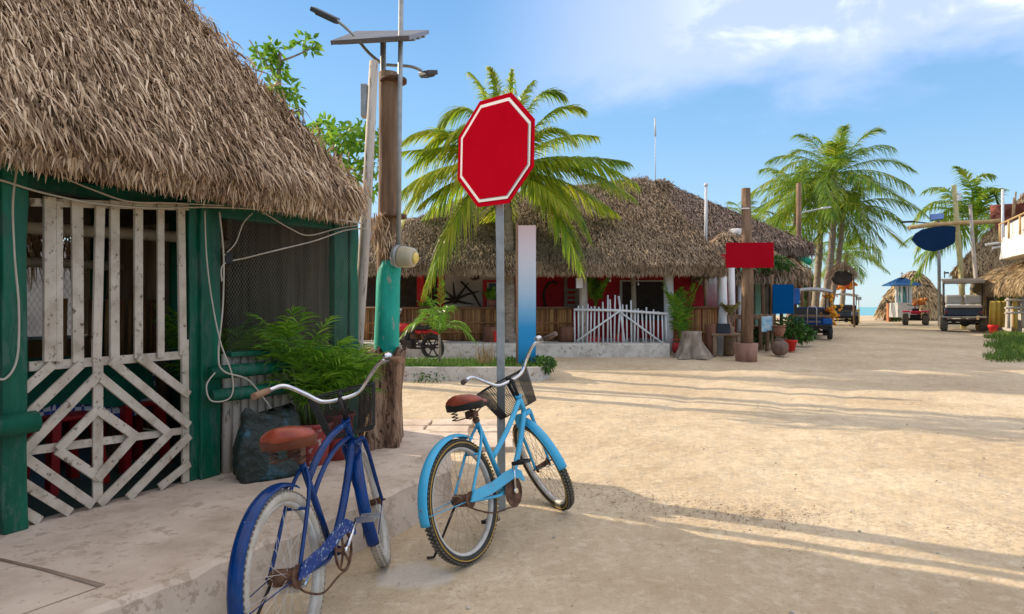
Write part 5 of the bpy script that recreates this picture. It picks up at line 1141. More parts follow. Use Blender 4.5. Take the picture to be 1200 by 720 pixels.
pan(7.4, 11.0, .4, 2.7, 30.8, M('stall_back', []), 'back_wall', s2)
mb = MB(); a, b, c_, d = W(862, 285, 20.0), W(925, 305, 22.5), W(936, 318, 22.2), W(868, 316, 19.0)
mb.add([a, b, c_, d]+[p-Vector((0, 0, .05)) for p in (a, b, c_, d)], [(0, 1, 2, 3), (7, 6, 5, 4), (0, 4, 5, 1), (1, 5, 6, 2), (2, 6, 7, 3), (3, 7, 4, 0)]); solo(mb, 'awning', teal, 'faded teal awning between the restaurant roof and the stall thatch', 'awning', a)
mb = MB(); mb.tube([W(915, 287, 24.5), W(950, 308, 24.5)], .12, 8); solo(mb, 'ridge_tarp', teal, 'strip of teal tarp rolled along the farther stall roof', 'tarp', W(915, 287, 24.5))
y_ = 18.0; g_ = G(0, y_)
table('dark wooden counter in front of the stall, behind the tall signboard post', X(845, y_), X(900, y_), y_, g_, g_+.95, (X(850, y_), X(895, y_)), brownwood, .6, .12)
mb = MB(); c = Vector((X(852, 17.6), 17.6, g_)); mb.lathe(c, [(.18, 0), (.2, .3), (.16, .7), (.19, .95)], 12, jit=.12); solo(mb, 'carved_trunk', bark, 'dark gnarled trunk section left of the tall signboard post', 'trunk', c)
y_ = 18.6; g_ = G(0, y_)
table('wooden bench left of the clay jar', X(884, y_), X(925, y_), y_, g_, g_+.62, (X(890, y_), X(922, y_)), gw, .5)
bs = thing('post_signboard', 'blank blue rectangular signboard hanging from a wooden stand beyond the red signboard', 'sign', (X(905, 18.2), 18.2, g_))
for px in (905, 929): mb = MB(); mb.tube([W(px, 402, 18.2), W(px, 322, 18.2)], .04, 7, jit=.05); mb.build('post', brownwood, bs)
mb = MB(); a = W(905.5, 368, 18.1); b = W(930, 333.5, 18.1); mb.box(((a.x+b.x)/2, 18.1, (a.z+b.z)/2), (b.x-a.x, .03, b.z-a.z)); mb.build('board', bluesign, bs)
ez = thing('easel_board', 'small easel with two pale blue picture cards under the blue signboard', 'easel', (X(899, 17.4), 17.4, G(0, 17)))
for k_, (x0, x1) in enumerate(((893, 898.5), (899.5, 904.5))):
    mb = MB(); a = W(x0, 389-k_*1.5, 17.3); b = W(x1, 371-k_*.5, 17.35); mb.box(((a.x+b.x)/2, 17.33, (a.z+b.z)/2), (b.x-a.x, .02, b.z-a.z)); mb.build('picture_card', M('picture', [(.05, .2, .4), (.3, .5, .62), (.66, .68, .66)], .5, 5), ez)
for px in (892, 899, 905): mb = MB(); mb.tube([W(px-.5, 409, 17.4), W(px, 368, 17.4)], .028, 6); mb.build('leg', brownwood, ez)
c = Vector((X(914, 16.9), 16.9, G(0, 17))); mb = MB(); mb.lathe(c, [(.10, 0), (.17, .06), (.21, .18), (.19, .29), (.12, .35), (.09, .37), (.11, .40), (.09, .4)], 20); solo(mb, 'clay_jar', darkclay, 'round dark clay jar standing on the sand in front of the bench', 'jar', c)
c = Vector((X(913, 17.3), 17.3, G(0, 17)+.45)); mb = MB(); mb.lathe(c, [(.09, 0), (.13, .1), (.16, .2), (.13, .23), (.2, .27)], 16); solo(mb, 'clay_bowl', clay, 'small clay bowl on a stand above the round jar', 'bowl', c)
c = Vector((X(927, 17.8), 17.8, G(0, 18))); mb = MB(); mb.lathe(c, [(.09, 0), (.14, .24), (.16, .25), (.16, .29), (.13, .29)], 18); solo(mb, 'red_planter', plasred, 'bright red flower planter right of the clay jar', 'planter', c)
for (px, py, yy, r_, n, s_, lb) in ((927, 392, 18.2, (.4, .3, .28), 500, .12, 'green bushy plant above the red planter'), (888, 402, 18.5, (.5, .3, .22), 420, .12, 'low green plants under the bench by the stall'), (940, 398, 19.2, (.35, .3, .25), 420, .12, 'green shrub between the red planter and the blue cart'), (870, 318, 19.6, (.5, .3, .25), 400, .14, 'green plants hanging from the stall canopy edge'), (903, 316, 19.2, (.6, .3, .22), 400, .14, 'leafy vine growing over the stall roof edge')):
    c = W(px, py, yy); c.z = max(c.z, G(0, yy)); mb = MB(); leafcloud(mb, c+Vector((0, 0, r_[2]*.7)), r_, n, s_); solo(mb, 'green_shrub', leaf_bush, lb, 'plant', c, 'plants around the stalls')

# three wheeled carts and golf cart
def cart(label, px, Y, w_, h_, body, roofm, trim, deco, name='cargo_cart', detail=True, L=2.0, yaw=0, z0=None):
    t = thing(name, label, 'cart', (0, 0, 0)); hw = w_/2
    for sx in (-1, 1):
        for yy in (0, L):
            if yy == L and sx == 1 and not detail: continue
            mb = MB(); mb.lathe((sx*(hw-.08)-.08, yy, .23), [(.12, 0), (.21, .01), (.23, .04), (.23, .12), (.21, .15), (.12, .16)], 20, (1, 0, 0)); wo = mb.build('wheel', blackp, t)
            mb = MB(); mb.lathe((sx*(hw-.08)-.085, yy, .23), [(.02, -.004), (.12, .004), (.12, .165), (.02, .175)], 14, (1, 0, 0)); mb.build('rim', darkmetal, wo)
    mb = MB(); mb.box((0, L/2, .36), (w_*.8, L+.4, .07)); mb.tube([(-hw+.1, 0, .23), (hw-.1, 0, .23)], .04, 8); mb.ball((0.1, 0, .24), .1, 10, 6)
    for px_ in (-.25, .25): mb.tube([(px_, -.1, .26), (px_, L, .3)], .025, 6)
    mb.build('chassis', darkmetal, t)
    mb = MB(); mb.box((0, -.22, .43), (w_*.95, .06, .07)); mb.build('bumper', trim, t, bevel=.01)
    for sx in (-1, 1): mb = MB(); mb.box((sx*(hw-.17), -.12, .56), (.3, .3, .2)); mb.build('mudguard', body, t, bevel=.05)
    mb = MB(); mb.box((0, .35, .84), (w_*.86, .1, .24)); mb.box((0, .1, .66), (w_*.86, .5, .08)); mb.build('bench', M('bench_grey', [(.05, .045, .045), (.1, .09, .085)], .7, 5), t, bevel=.03)
    for sx in (-1, 1):
        for yy in (.25, L-.2): mb = MB(); mb.tube([(sx*(hw-.1), yy, .4), (sx*(hw-.06), yy, h_-.05)], .02, 6); mb.build('canopy_pole', trim, t)
    mb = MB(); n = 8; vs = []
    for i in range(n+1):
        u = i/n*2-1
        for yy in (-.1, L+.1): vs.append((u*hw*1.0, yy, h_-.09*u*u)); 
    for i in range(n+1):
        u = i/n*2-1
        for yy in (-.1, L+.1): vs.append((u*hw*1.0, yy, h_-.09*u*u-.07))
    k_ = (n+1)*2; mb.add(vs, [(2*i, 2*i+2, 2*i+3, 2*i+1) for i in range(n)]+[(k_+2*i+1, k_+2*i+3, k_+2*i+2, k_+2*i) for i in range(n)]+[(2*i, k_+2*i, k_+2*i+2, 2*i+2) for i in range(n)]+[(2*i+1, 2*i+3, k_+2*i+3, k_+2*i+1) for i in range(n)]+[(0, 1, k_+1, k_), (2*n, k_+2*n, k_+2*n+1, 2*n+1)]); mb.build('canopy', roofm, t)
    if deco == 'ladder':
        mb = MB(); mb.tube([(-.13, -.27, .42), (-.13, -.27, .95), (-.09, -.27, 1.03), (.09, -.27, 1.03), (.13, -.27, .95), (.13, -.27, .42)], .016, 6)
        mb.build('rear_rack', steel, t); mb = MB(); mb.box((0, -.24, .74), (w_*.9, .05, .05)); mb.box((0, -.2, .55), (w_*.4, .1, .05)); mb.build('rear_bar', gw, t)
    if deco != 'golf':
        mb = MB(); mb.box((0, L-.1, .7), (w_*.8, .1, .6)); mb.build('front_panel', body, t, bevel=.03)
    g_ = G(0, Y); t.location = (X(px, Y), Y, g_); t.rotation_euler.z = yaw; return t
cart('motor cart with a white canopy, blue mudguards and a chrome rear rack', 951, 21.4, 1.2, 1.62, bluebody, whitemetal, darkmetal, 'ladder', yaw=R(-21))
random.seed(31); mb = MB(); c = W(975, 368, 21.3)
for i in range(70): q = c+Vector((random.gauss(0, .10), random.gauss(0, .12), random.gauss(0, .16))); mb.ball(q, random.uniform(.025, .06), 6, 4)
mb.tube([c+Vector((-.05, 0, -.3)), c+Vector((0, 0, .4))], .02, 5); solo(mb, 'toy_bundle', orange_m, 'bundle of orange and yellow beach toys hanging on the white canopied cart', 'toys', c)
mb = MB(); c = W(974, 347, 21.3)
for i in range(22): q = c+Vector((random.gauss(0, .12), random.gauss(0, .1), random.gauss(0, .035))); mb.ball(q, random.uniform(.02, .045), 6, 4)
solo(mb, 'flower_garland', orange_m, 'small orange garland under the canopy edge of the white canopied cart', 'garland', c)
mb = MB(); a = W(936, 338, 21); mb.box((a.x, 21.2, a.z-.25), (.22, .1, .5)); solo(mb, 'hanging_bag', bluebody, 'bright blue cloth hanging between the blue signboard and the cart', 'cloth', a, bevel=.03)
cart('farther motor cart with grey body and goods piled on its pale canopy', 989, 33, 1.25, 1.55, M('grey_body', [(.1, .13, .18), (.18, .2, .24)], .6, 4), whitemetal, darkmetal, 'plain', yaw=R(-22))
mb = MB(); c = W(990, 338, 33.5)
for i in range(40): q = c+Vector((random.gauss(0, .28), random.gauss(0, .2), abs(random.gauss(0, .14)))); mb.ball(q, random.uniform(.06, .13), 6, 4)
solo(mb, 'inflatable_toys', M('red_yellow_toy', [(.65, .02, .02), (.75, .35, .03)], .5, 30, island=.9), 'red and yellow inflatables piled on the farther cart canopy', 'toys', c)
mb = MB(); c = W(1001, 374, 37.2); mb.box((c.x, c.y, G(0, 37)+.35), (.36, .5, .7)); mb.box((c.x, c.y, G(0, 37)+.72), (.4, .54, .05)); solo(mb, 'yellow_bin', yellowp, 'yellow box standing beside the farther motor cart', 'bin', (c.x, c.y, G(0, 37)), bevel=.02)
ss_ = thing('street_sign', 'small grey rectangular sign on a thin post in front of the sea', 'sign', (X(1006, 45), 45, .5))
mb = MB(); mb.tube([(X(1006, 45), 45, .4), W(1006, 350, 45)], .05, 6); mb.build('post', greypole, ss_); mb = MB(); mb.box(W(1006, 350, 44.9), (.38, .03, .22)); mb.build('plate', greypole, ss_)
hs = thing('oval_hanging_sign', 'dark oval signboard with a small thatch cap hanging over the farther cart', 'sign', W(988, 326, 29.5))
mb = MB(); c = W(988, 326, 29.5); mb.lathe(c+Vector((0, .05, 0)), [(.0, 0), (.44, 0), (.48, .03), (.44, .08), (0, .08)], 28, (0, 1, 0)); mb.xf(lambda p: Vector((c.x+(p.x-c.x), p.y, c.z+(p.z-c.z)*.68))); mb.build('board', darkint, hs)
mb = MB(); P = np.random.rand(300, 1); P = np.concatenate([c.x+(P-.5)*1.05, 29.6+np.random.normal(0, .12, (300, 1)), c.z+.62-2.0*(P-.5)**2+np.random.normal(0, .04, (300, 1))], 1); D = np.random.normal(0, .4, (300, 3)); D[:, 2] = -1; D[:, 0] += (P[:, 0]-c.x)*1.5; Nn = np.tile([0, -1.0, 0], (300, 1))+np.random.normal(0, .3, (300, 3)); Nn /= np.linalg.norm(Nn, axis=1)[:, None]
v, f = ribbons(P, D, Nn, np.random.uniform(.15, .4, 300), np.random.uniform(.03, .06, 300), np.zeros(300), np.zeros(300)); mesh_obj('thatch_cap', v, f, thatch_far, hs)
mb = MB(); mb.tube([W(1001, 384, 29.8), W(1000, 315, 29.8)], .045, 6); mb.tube([W(978, 316, 29.7), W(1001, 315, 29.7)], .03, 6); mb.build('frame', brownwood, hs)
# white lamp arm among the trunks
mb = MB(); mb.tube([W(936, 340, 27), W(936, 215, 27)], .10, 8, jit=.04); solo(mb, 'timber_pole', brownwood, 'slim dark timber pole in front of the palm group', 'pole', W(936, 380, 27))
mb = MB(); mb.tube(smooth([W(937, 250, 27), W(950, 247, 27), W(965, 244, 27)], 4), .02, 6); mb.beam(W(963, 244, 27), W(973, 243, 27), .16, .06); solo(mb, 'lamp_arm', whitemetal, 'white street lamp arm on the slim dark timber pole', 'street lamp', W(937, 250, 27))
mb = MB(); mb.tube([W(915, 298, 24.3), W(956, 298, 24.3)], .04, 6); mb.tube([W(926, 298, 24.3), W(926, 308, 24.3)], .03, 5); mb.tube([W(952, 298, 24.3), W(952, 308, 24.3)], .03, 5); solo(mb, 'curtain_rail', whitemetal, 'thin pale horizontal bar above the stall with two short hangers', 'bar', W(915, 298, 24.3))

# palm group
GP = 'palms at the end of the street'; wl = (-.10, 0, .05)
def gp(label, bpx, cpx, cpy, Y, **k): 
    b = Vector((X(bpx, Y), Y, G(0, Y)-.1)); return palm(label, b, W(cpx, cpy, Y), group=GP, **k)
gp('tallest coconut palm of the group, its curved trunk rising behind the carts', 960, 978, 205, 31, nf=30, FL=3.9, L=.95, w=.055, n=52, bend=(.35, 0, -.5), seed=11, wind=(-.05, 0, .10), upb=8)
gp('coconut palm whose straight trunk stands left in the group', 953, 963, 232, 32.5, nf=22, FL=3.3, L=.9, w=.055, n=45, bend=(.1, 0, 0), seed=12, wind=wl)
gp('coconut palm leaning right with the sunlit thin trunk', 966, 988, 246, 31.5, nf=18, FL=3.1, L=.85, w=.055, n=43, bend=(.3, 0, 0), seed=13, wind=(.15, 0, 0), r0=.17, r1=.1)
gp('coconut palm with crown behind the slim timber pole', 928, 934, 222, 35, nf=20, FL=3.2, L=.9, w=.055, n=43, seed=14, wind=(-.1, 0, .1))
gp('small palm crown showing just right of the signboard post top', 869, 872, 252, 36, nf=13, FL=2.2, L=.6, w=.06, n=22, seed=15)
gp('low palm with drooping fronds behind the farther cart, right side', 985, 992, 296, 43, nf=18, FL=2.6, L=.8, w=.055, n=40, seed=16, wind=(.1, 0, 0))
gp('bright low palm between the stall roofs and the palm trunks', 925, 926, 278, 38, nf=16, FL=2.9, L=.85, w=.055, n=38, seed=17)
gp('dense low palm in the shade left of the palm trunks', 905, 908, 262, 41, nf=14, FL=2.8, L=.85, w=.055, n=38, seed=18)
random.seed(41)
bush('leafy_shrub', 'dark leafy shrub filling the gap behind the two carts', 'shrub', (X(952, 41), 41, .5), (1.0, .8, .8), 1800, .17, leaf_bush)
bush('leafy_shrub', 'yellow green shrub under the palms behind the stall roofs', 'shrub', (X(918, 39), 39, 2.2), (1.4, .9, .9), 1800, .2, leaf_far)
bush('leafy_shrub', 'dark green shrub left of the slim timber pole below the palms', 'shrub', (X(948, 36), 36, 1.2), (1.2, .9, 1.1), 2000, .19, leaf_bush)

# ================================================================== FAR END
fh = thing('palapa_hut', 'far conical thatched hut at the beach end of the street', 'hut', (X(1068, 46), 46, .5))
cx_, cy_ = X(1069, 46), 46.0
mb = MB(); mb.lathe((cx_, cy_, .4), [(1.75, 0), (1.75, 1.0)], 24); mb.build('wall', M('far_wall', [(.18, .14, .11), (.3, .24, .2)], .9, 3), fh)
apx = Vector((cx_+.12, cy_, W(1070, 317, 46).z)); n = 14; mb = MB(); rg = []
for (r_, z_) in ((2.1, .85), (1.55, 2.2), (.75, 3.25), (.12, apx.z-.05)): rg.append([Vector((apx.x*(1-r_/2.1)+cx_*r_/2.1+math.cos(2*math.pi*j/n)*r_, cy_+math.sin(2*math.pi*j/n)*r_, z_)) for j in range(n)])
vs = [p for r_ in rg for p in r_]; mb.add(vs, [(i*n+j, i*n+(j+1) % n, (i+1)*n+(j+1) % n, (i+1)*n+j) for i in range(3) for j in range(n)]+[tuple(3*n+j for j in range(n))]); ro = mb.build('roof', thatch_core, fh)
fc = [(rg[i][j], rg[i][(j+1) % n], rg[i+1][(j+1) % n], rg[i+1][j], 1) for i in range(3) for j in range(n)]
VV, FF, off = thatch_faces(fc, 110, .5, .09, .08, .5); mesh_obj('thatch', np.concatenate(VV), np.concatenate(FF), thatch_gold, ro)
c = W(1037, 349, 44.5); lt = thing('thatched_parasol', 'low thatch parasol at the left foot of the far conical hut', 'parasol', (c.x, c.y, .5)); rg2 = []
mb = MB(); mb.tube([(c.x, c.y, .4), (c.x, c.y, 2.0)], .07, 6); mb.build('post', brownwood, lt)
mb = MB(); mb.lathe((c.x+.15, c.y, 1.05), [(.62, 0), (.5, .45), (.25, .75), (.03, .9)], 12); po = mb.build('canopy', thatch_core, lt)
rr = [[Vector((c.x+.15+math.cos(2*math.pi*j/10)*r_, c.y+math.sin(2*math.pi*j/10)*r_, z_)) for j in range(10)] for r_, z_ in ((.66, 1.0), (.27, 1.8), (.03, 1.97))]
VV, FF, off = thatch_faces([(rr[i][j], rr[i][(j+1) % 10], rr[i+1][(j+1) % 10], rr[i+1][j], 1) for i in range(2) for j in range(10)], 200, .35, .06, .05, .4); mesh_obj('thatch', np.concatenate(VV), np.concatenate(FF), thatch_gold, po)
mb = MB(); a = W(1043, 371, 42); mb.box((a.x, 42, 1.0), (.3, .3, 1.2)); solo(mb, 'orange_pillar', M('orange_pillar', [(.4, .14, .06), (.5, .2, .09)], .8, 4), 'short orange pillar left of the little blue roofed shrine', 'pillar', (a.x, 42, .5), bevel=.02)
mb = MB(); c = W(1050, 368, 41.6); leafcloud(mb, (c.x, c.y, .95), (.26, .2, .5), 420, .12); solo(mb, 'conifer_bush', leaf_bush, 'narrow dark green bush beside the orange pillar', 'shrub', (c.x, c.y, .5))
sh = thing('beach_shrine', 'little white and teal shrine with a blue roof and cross on top', 'shrine', (X(1057, 41), 41, .5))
def sbx(px0, px1, py0, py1, mat, nm, Y=41, d=.3):
    a = W(px0, py1, Y); b = W(px1, py0, Y); mb = MB(); mb.box(((a.x+b.x)/2, Y, (a.z+b.z)/2), (b.x-a.x, d, b.z-a.z)); return mb.build(nm, mat, sh)
for p in ((1049.5, 1052.5), (1065, 1068), (1056, 1057.5), (1062, 1063.5)): sbx(p[0], p[1], 334, 356, whitemetal, 'pillar', 41, .12)
sbx(1047, 1070, 355, 372, M('shrine_base', [(.42, .42, .42), (.6, .58, .55)], .8, 4), 'base', 41, .9); sbx(1054, 1065, 336, 356, M('shrine_niche', [(.03, .2, .18), (.06, .3, .26)], .6, 3), 'niche', 41.3, .1)
mb = MB(); a = W(1041, 334, 41); b = W(1073, 333, 41); mid = W(1057, 326, 41)
mb.add([(a.x, 40.4, a.z), (b.x, 40.4, a.z), (b.x, 41.7, a.z), (a.x, 41.7, a.z), (mid.x-.35, 41, a.z+.12), (mid.x+.35, 41, a.z+.12), (mid.x+.2, 41, mid.z+.02), (mid.x-.2, 41, mid.z+.02), (a.x, 40.4, a.z-.06), (b.x, 40.4, a.z-.06), (b.x, 41.7, a.z-.06), (a.x, 41.7, a.z-.06)], [(0, 1, 5, 6, 7, 4), (1, 2, 5), (2, 3, 4, 7, 6, 5), (3, 0, 4), (8, 11, 10, 9), (0, 8, 9, 1), (1, 9, 10, 2), (2, 10, 11, 3), (3, 11, 8, 0)]); mb.build('roof', M('shrine_blue', [(.01, .10, .3), (.02, .16, .42)], .5, 4), sh)
mb = MB(); c = W(1057, 322, 41); mb.box(c, (.03, .03, .32)); mb.build('cross', brownwood, sh); mb = MB(); mb.box(c+Vector((0, 0, .05)), (.2, .035, .03)); mb.build('cross_arm', brownwood, sh)
mb = MB(); c = W(1059, 356, 41.1); mb.lathe((c.x, c.y, c.z), [(.16, 0), (.13, .3), (.12, .55), (.05, .65), (.06, .72), (.05, .78), (.0, .8)], 12); solo(mb, 'statue', M('statue_teal', [(.05, .3, .28), (.3, .5, .45)], .6, 12), 'small robed teal statue standing inside the shrine', 'statue', c)
# red quad bike
qd = thing('quad_bike', 'red quad bike with wide rear tyres parked in front of the shrine', 'quad bike', (0, 0, 0))
for sx in (-1, 1):
    for yy, r_ in ((0, .29), (1.15, .27)):
        mb = MB(); mb.lathe((sx*.43-.13, yy, r_), [(.12, 0), (r_-.03, .01), (r_, .05), (r_, .21), (r_-.03, .25), (.12, .26)], 18, (1, 0, 0)); mb.build('tyre', M('dusty_tyre', [(.1, .08, .06), (.18, .15, .12)], .9, 6), qd)
mb = MB()
for sx in (-1, 1): mb.box((sx*.4, .0, .66), (.34, .6, .07)); mb.box((sx*.4, 1.1, .68), (.3, .5, .06))
mb.box((0, .5, .62), (.4, 1.5, .16)); mb.build('body', M('magenta_red', [(.42, .01, .04), (.52, .02, .06)], .4, 4), qd, bevel=.03)
mb = MB(); mb.box((0, .35, .76), (.3, .7, .12)); mb.build('seat', blackp, qd, bevel=.03); mb = MB(); mb.box((0, .5, .4), (.45, 1.0, .22)); mb.tube([(-.35, 0, .29), (.35, 0, .29)], .04, 6); mb.build('engine', darkmetal, qd)
mb = MB(); mb.tube([(-.36, .95, 1.02), (0, 1.0, .95), (.36, .95, 1.02)], .02, 6); mb.tube([(0, 1.05, .7), (0, 1.0, .95)], .03, 6); mb.build('handlebar', blackp, qd)
mb = MB(); mb.box((0, -.28, .62), (.12, .04, .08)); mb.build('tail_light', redpaint, qd)
mb = MB(); mb.tube([(-.3, -.2, .78), (.3, -.2, .78), (.3, .1, .78), (-.3, .1, .78)], .012, 5, closed=True); mb.build('rack', darkmetal, qd)
qd.location = (X(1073, 33.5), 33.5, .49); qd.rotation_euler.z = R(-29)
mb = MB(); c = W(1078, 355, 33.5)
for i in range(12): mb.ball(c+Vector((random.gauss(0, .14), random.gauss(0, .08), random.gauss(0, .08))), random.uniform(.08, .13), 7, 5)
solo(mb, 'orange_load', M('orange_cloth', [(.5, .15, .04), (.6, .26, .06)], .7, 4), 'orange bundle strapped on the rack of the red quad bike', 'bundle', c)
# golf cart seen from behind
gc = thing('golf_cart', 'golf cart with dark canopy and cream rear seat parked on the right of the street', 'golf cart', (0, 0, 0))
for sx in (-1, 1):
    for yy in (.1, 2.0):
        mb = MB(); mb.lathe((sx*.60-.12, yy, .27), [(.14, 0), (.25, .01), (.27, .05), (.27, .19), (.25, .23), (.14, .24)], 20, (1, 0, 0)); wo = mb.build('wheel', M('dusty_tyre', []), gc)
        mb = MB(); mb.lathe((sx*.60-.125, yy, .27), [(.02, 0), (.13, .01), (.13, .24), (.02, .25)], 14, (1, 0, 0)); mb.build('rim', seatcream, wo)
mb = MB(); mb.tube([(-.5, .1, .28), (.5, .1, .28)], .04, 8); mb.box((0, 1.1, .38), (1.0, 2.5, .08)); mb.ball((.05, .1, .3), (.16, .14, .13), 12, 8)
for sx in (-.3, .3): mb.box((sx, .1, .34), (.12, .5, .14))
mb.build('chassis', darkmetal, gc)
mb = MB(); mb.box((0, -.32, .52), (1.34, .5, .05)); mb.build('rear_deck', M('deck', [(.25, .22, .19), (.38, .34, .3)], .6, 5), gc, bevel=.01)
mb = MB(); mb.box((0, .25, .72), (1.18, .6, .30)); mb.build('body', M('navy_body', [(.03, .04, .06), (.06, .07, .1)], .4, 4), gc, bevel=.04); mb = MB(); mb.box((0, 1.9, .7), (1.2, .6, .5)); mb.build('front_cowl', M('navy_body', []), gc, bevel=.04)
mb = MB(); mb.box((0, .0, .92), (1.12, .46, .13)); mb.build('seat_cushion', seatcream, gc, bevel=.05); mb = MB()
for sx in (-.29, .29): mb.box((sx, .32, 1.17), (.55, .13, .34))
mb.build('backrest', seatcream, gc, bevel=.06)
mb = MB(); mb.box((0, .85, .92), (1.12, .46, .13)); mb.build('front_seat', seatcream, gc, bevel=.05)
for sx in (-1, 1):
    for yy in (.35, 1.95): mb = MB(); mb.tube([(sx*.58, yy, .55), (sx*.60, yy+(.1 if yy < 1 else -.2), 1.86)], .022, 6); mb.build('canopy_pole', darkmetal, gc)
    mb = MB(); mb.tube([(sx*.62, -.1, .6), (sx*.64, -.15, 1.0), (sx*.62, .3, 1.05)], .018, 6); mb.build('grab_rail', darkmetal, gc)
mb = MB(); mb.beam((0, -.25, 1.83), (0, 2.1, 1.98), 1.32, .07); mb.beam((0, -.30, 1.74), (0, -.22, 1.86), 1.30, .05, (0, 1, 0)); mb.build('canopy', M('cart_canopy', [(.09, .075, .06), (.15, .13, .11)], .7, 4), gc, bevel=.02)
mb = MB(); mb.lathe((-.3, 1.5, 1.15), [(.17, 0), (.19, .01), (.19, .03), (.17, .04)], 16, (0, .6, .8)); mb.build('steering_wheel', blackp, gc)
for sx in (-1, 1): mb = MB(); mb.box((sx*.53, -.06, .7), (.1, .03, .07)); mb.build('tail_light', M('tail_red', [(.3, .02, .02)], .3, 4), gc)
gc.location = (X(1127, 25.2), 25.1, .49); gc.rotation_euler.z = R(-31)
mb = MB(); mb.tube([W(1107, 326, 25.6), W(1107, 318, 25.6)], .02, 5); mb.box(W(1109, 320, 25.6), (.14, .1, .06)); solo(mb, 'roof_lamp', blackp, 'small black lamp standing on the left edge of the golf cart canopy', 'lamp', W(1107, 326, 25.6))

# lamp post, board, cross log and tall poles
lp = thing('solar_lamp_post', 'grey lamp post with a small blue solar panel beside the navy oval board', 'street lamp', (X(1101, 31), 31, .5))
mb = MB(); mb.tube([(X(1101, 31), 31, .4), W(1100, 259, 31)], .07, 8); mb.build('pole', greypole, lp)
mb = MB(); a, b, c_, d = W(1091, 258, 30.7), W(1106, 256, 30.7), W(1106, 250, 31.3), W(1091, 251, 31.3); mb.add([a, b, c_, d]+[p+Vector((0, .1, -.05)) for p in (a, b, c_, d)], [(0, 1, 2, 3), (7, 6, 5, 4), (0, 4, 5, 1), (1, 5, 6, 2), (2, 6, 7, 3), (3, 7, 4, 0)]); mb.build('solar_panel', bluebody, lp)
mb = MB(); mb.tube([W(1098, 263, 31), W(1080, 261, 31), W(1069, 260, 31)], .03, 6); mb.build('arm', darkmetal, lp); mb = MB(); mb.beam(W(1070, 260, 31), W(1057, 260.5, 31), .22, .07); mb.build('lamp_head', darkmetal, lp)
ob = thing('oval_board', 'big blank navy pointed oval board hanging below the horizontal log', 'sign', W(1094, 279, 27.8))
mb = MB(); pts = [(1069, 281), (1073, 274), (1081, 269), (1092, 266.5), (1105, 265), (1117, 265), (1120, 266), (1119.5, 283), (1117, 286), (1106, 292), (1094, 295), (1084, 293), (1075, 288)]
k_ = len(pts); mb.add([W(a, b, 27.8) for a, b in pts]+[W(a, b, 27.8)+Vector((0, .06, 0)) for a, b in pts], [tuple(range(k_)), tuple(range(2*k_-1, k_-1, -1))]+[(i, k_+i, k_+(i+1) % k_, (i+1) % k_) for i in range(k_)]); mb.build('board', navy, ob)
mb = MB()
for px in (1082, 1110): mb.tube([W(px, 270, 27.9), W(px, 263, 27.9)], .012, 4)
mb.build('hangers', darkmetal, ob)
mb = MB(); mb.tube([W(1065, 267, 27.9), W(1090, 264, 27.9), W(1130, 261, 27.9), W(1160, 260, 27.9), W(1176, 258, 27.9)], .09, 8, jit=.08); solo(mb, 'cross_log', goldlog, 'long golden horizontal log lashed across the two tall poles', 'log', W(1065, 267, 27.9))
mb = MB(); b = W(1129, 378, 28.2); mb.tube([(b.x, b.y, .4), W(1126.5, 320, 28.2), W(1122, 270, 28.2), W(1118, 217, 28.2)], [.11, .105, .10, .09], 10); solo(mb, 'tall_yellow_pole', yellowpole, 'thick pale yellow pole rising behind the golf cart', 'pole', (b.x, b.y, .5))
mb = MB(); mb.box(W(1123.5, 231, 28.0), (.11, .1, .32)); solo(mb, 'white_lamp_box', whitemetal, 'small white box fixed near the top of the thick yellow pole', 'box', W(1123, 231, 28))
mb = MB(); b = W(1148, 385, 26.6); mb.tube([(b.x, b.y, .4), W(1144, 330, 26.6), W(1140, 285, 26.6), W(1137, 240, 26.6)], [.085, .075, .07, .06], 8, jit=.06); solo(mb, 'slim_leaning_pole', weathered, 'slimmer bleached pole leaning just right of the golf cart', 'pole', (b.x, b.y, .5))
mb = MB(); b = W(1149.5, 383, 26.2); mb.tube([(b.x, b.y, .4), W(1150, 330, 26.2)], .16, 8, jit=.08); solo(mb, 'canopy_trunk_post', goldlog, 'thick golden trunk post holding the left end of the sunlit canopy', 'post', (b.x, b.y, .5))
# right palm blown to the left
palm('coconut palm behind the tall yellow pole, fronds blown toward the left', (X(1140, 37), 37, .5), W(1143, 258, 37), 16, 3.4, 1.0, .09, 38, leaf_far, .2, .13, wind=(-.15, 0, .1), seed=22, custom=[(W(a, b, 36), W(c_, d, 36), 1) for a, b, c_, d in ((1100, 210, 1070, 262), (1095, 235, 1072, 300), (1110, 205, 1082, 225), (1130, 195, 1165, 205), (1150, 195, 1172, 240), (1115, 250, 1068, 330), (1120, 215, 1085, 280), (1140, 200, 1120, 195), (1160, 225, 1178, 265))])
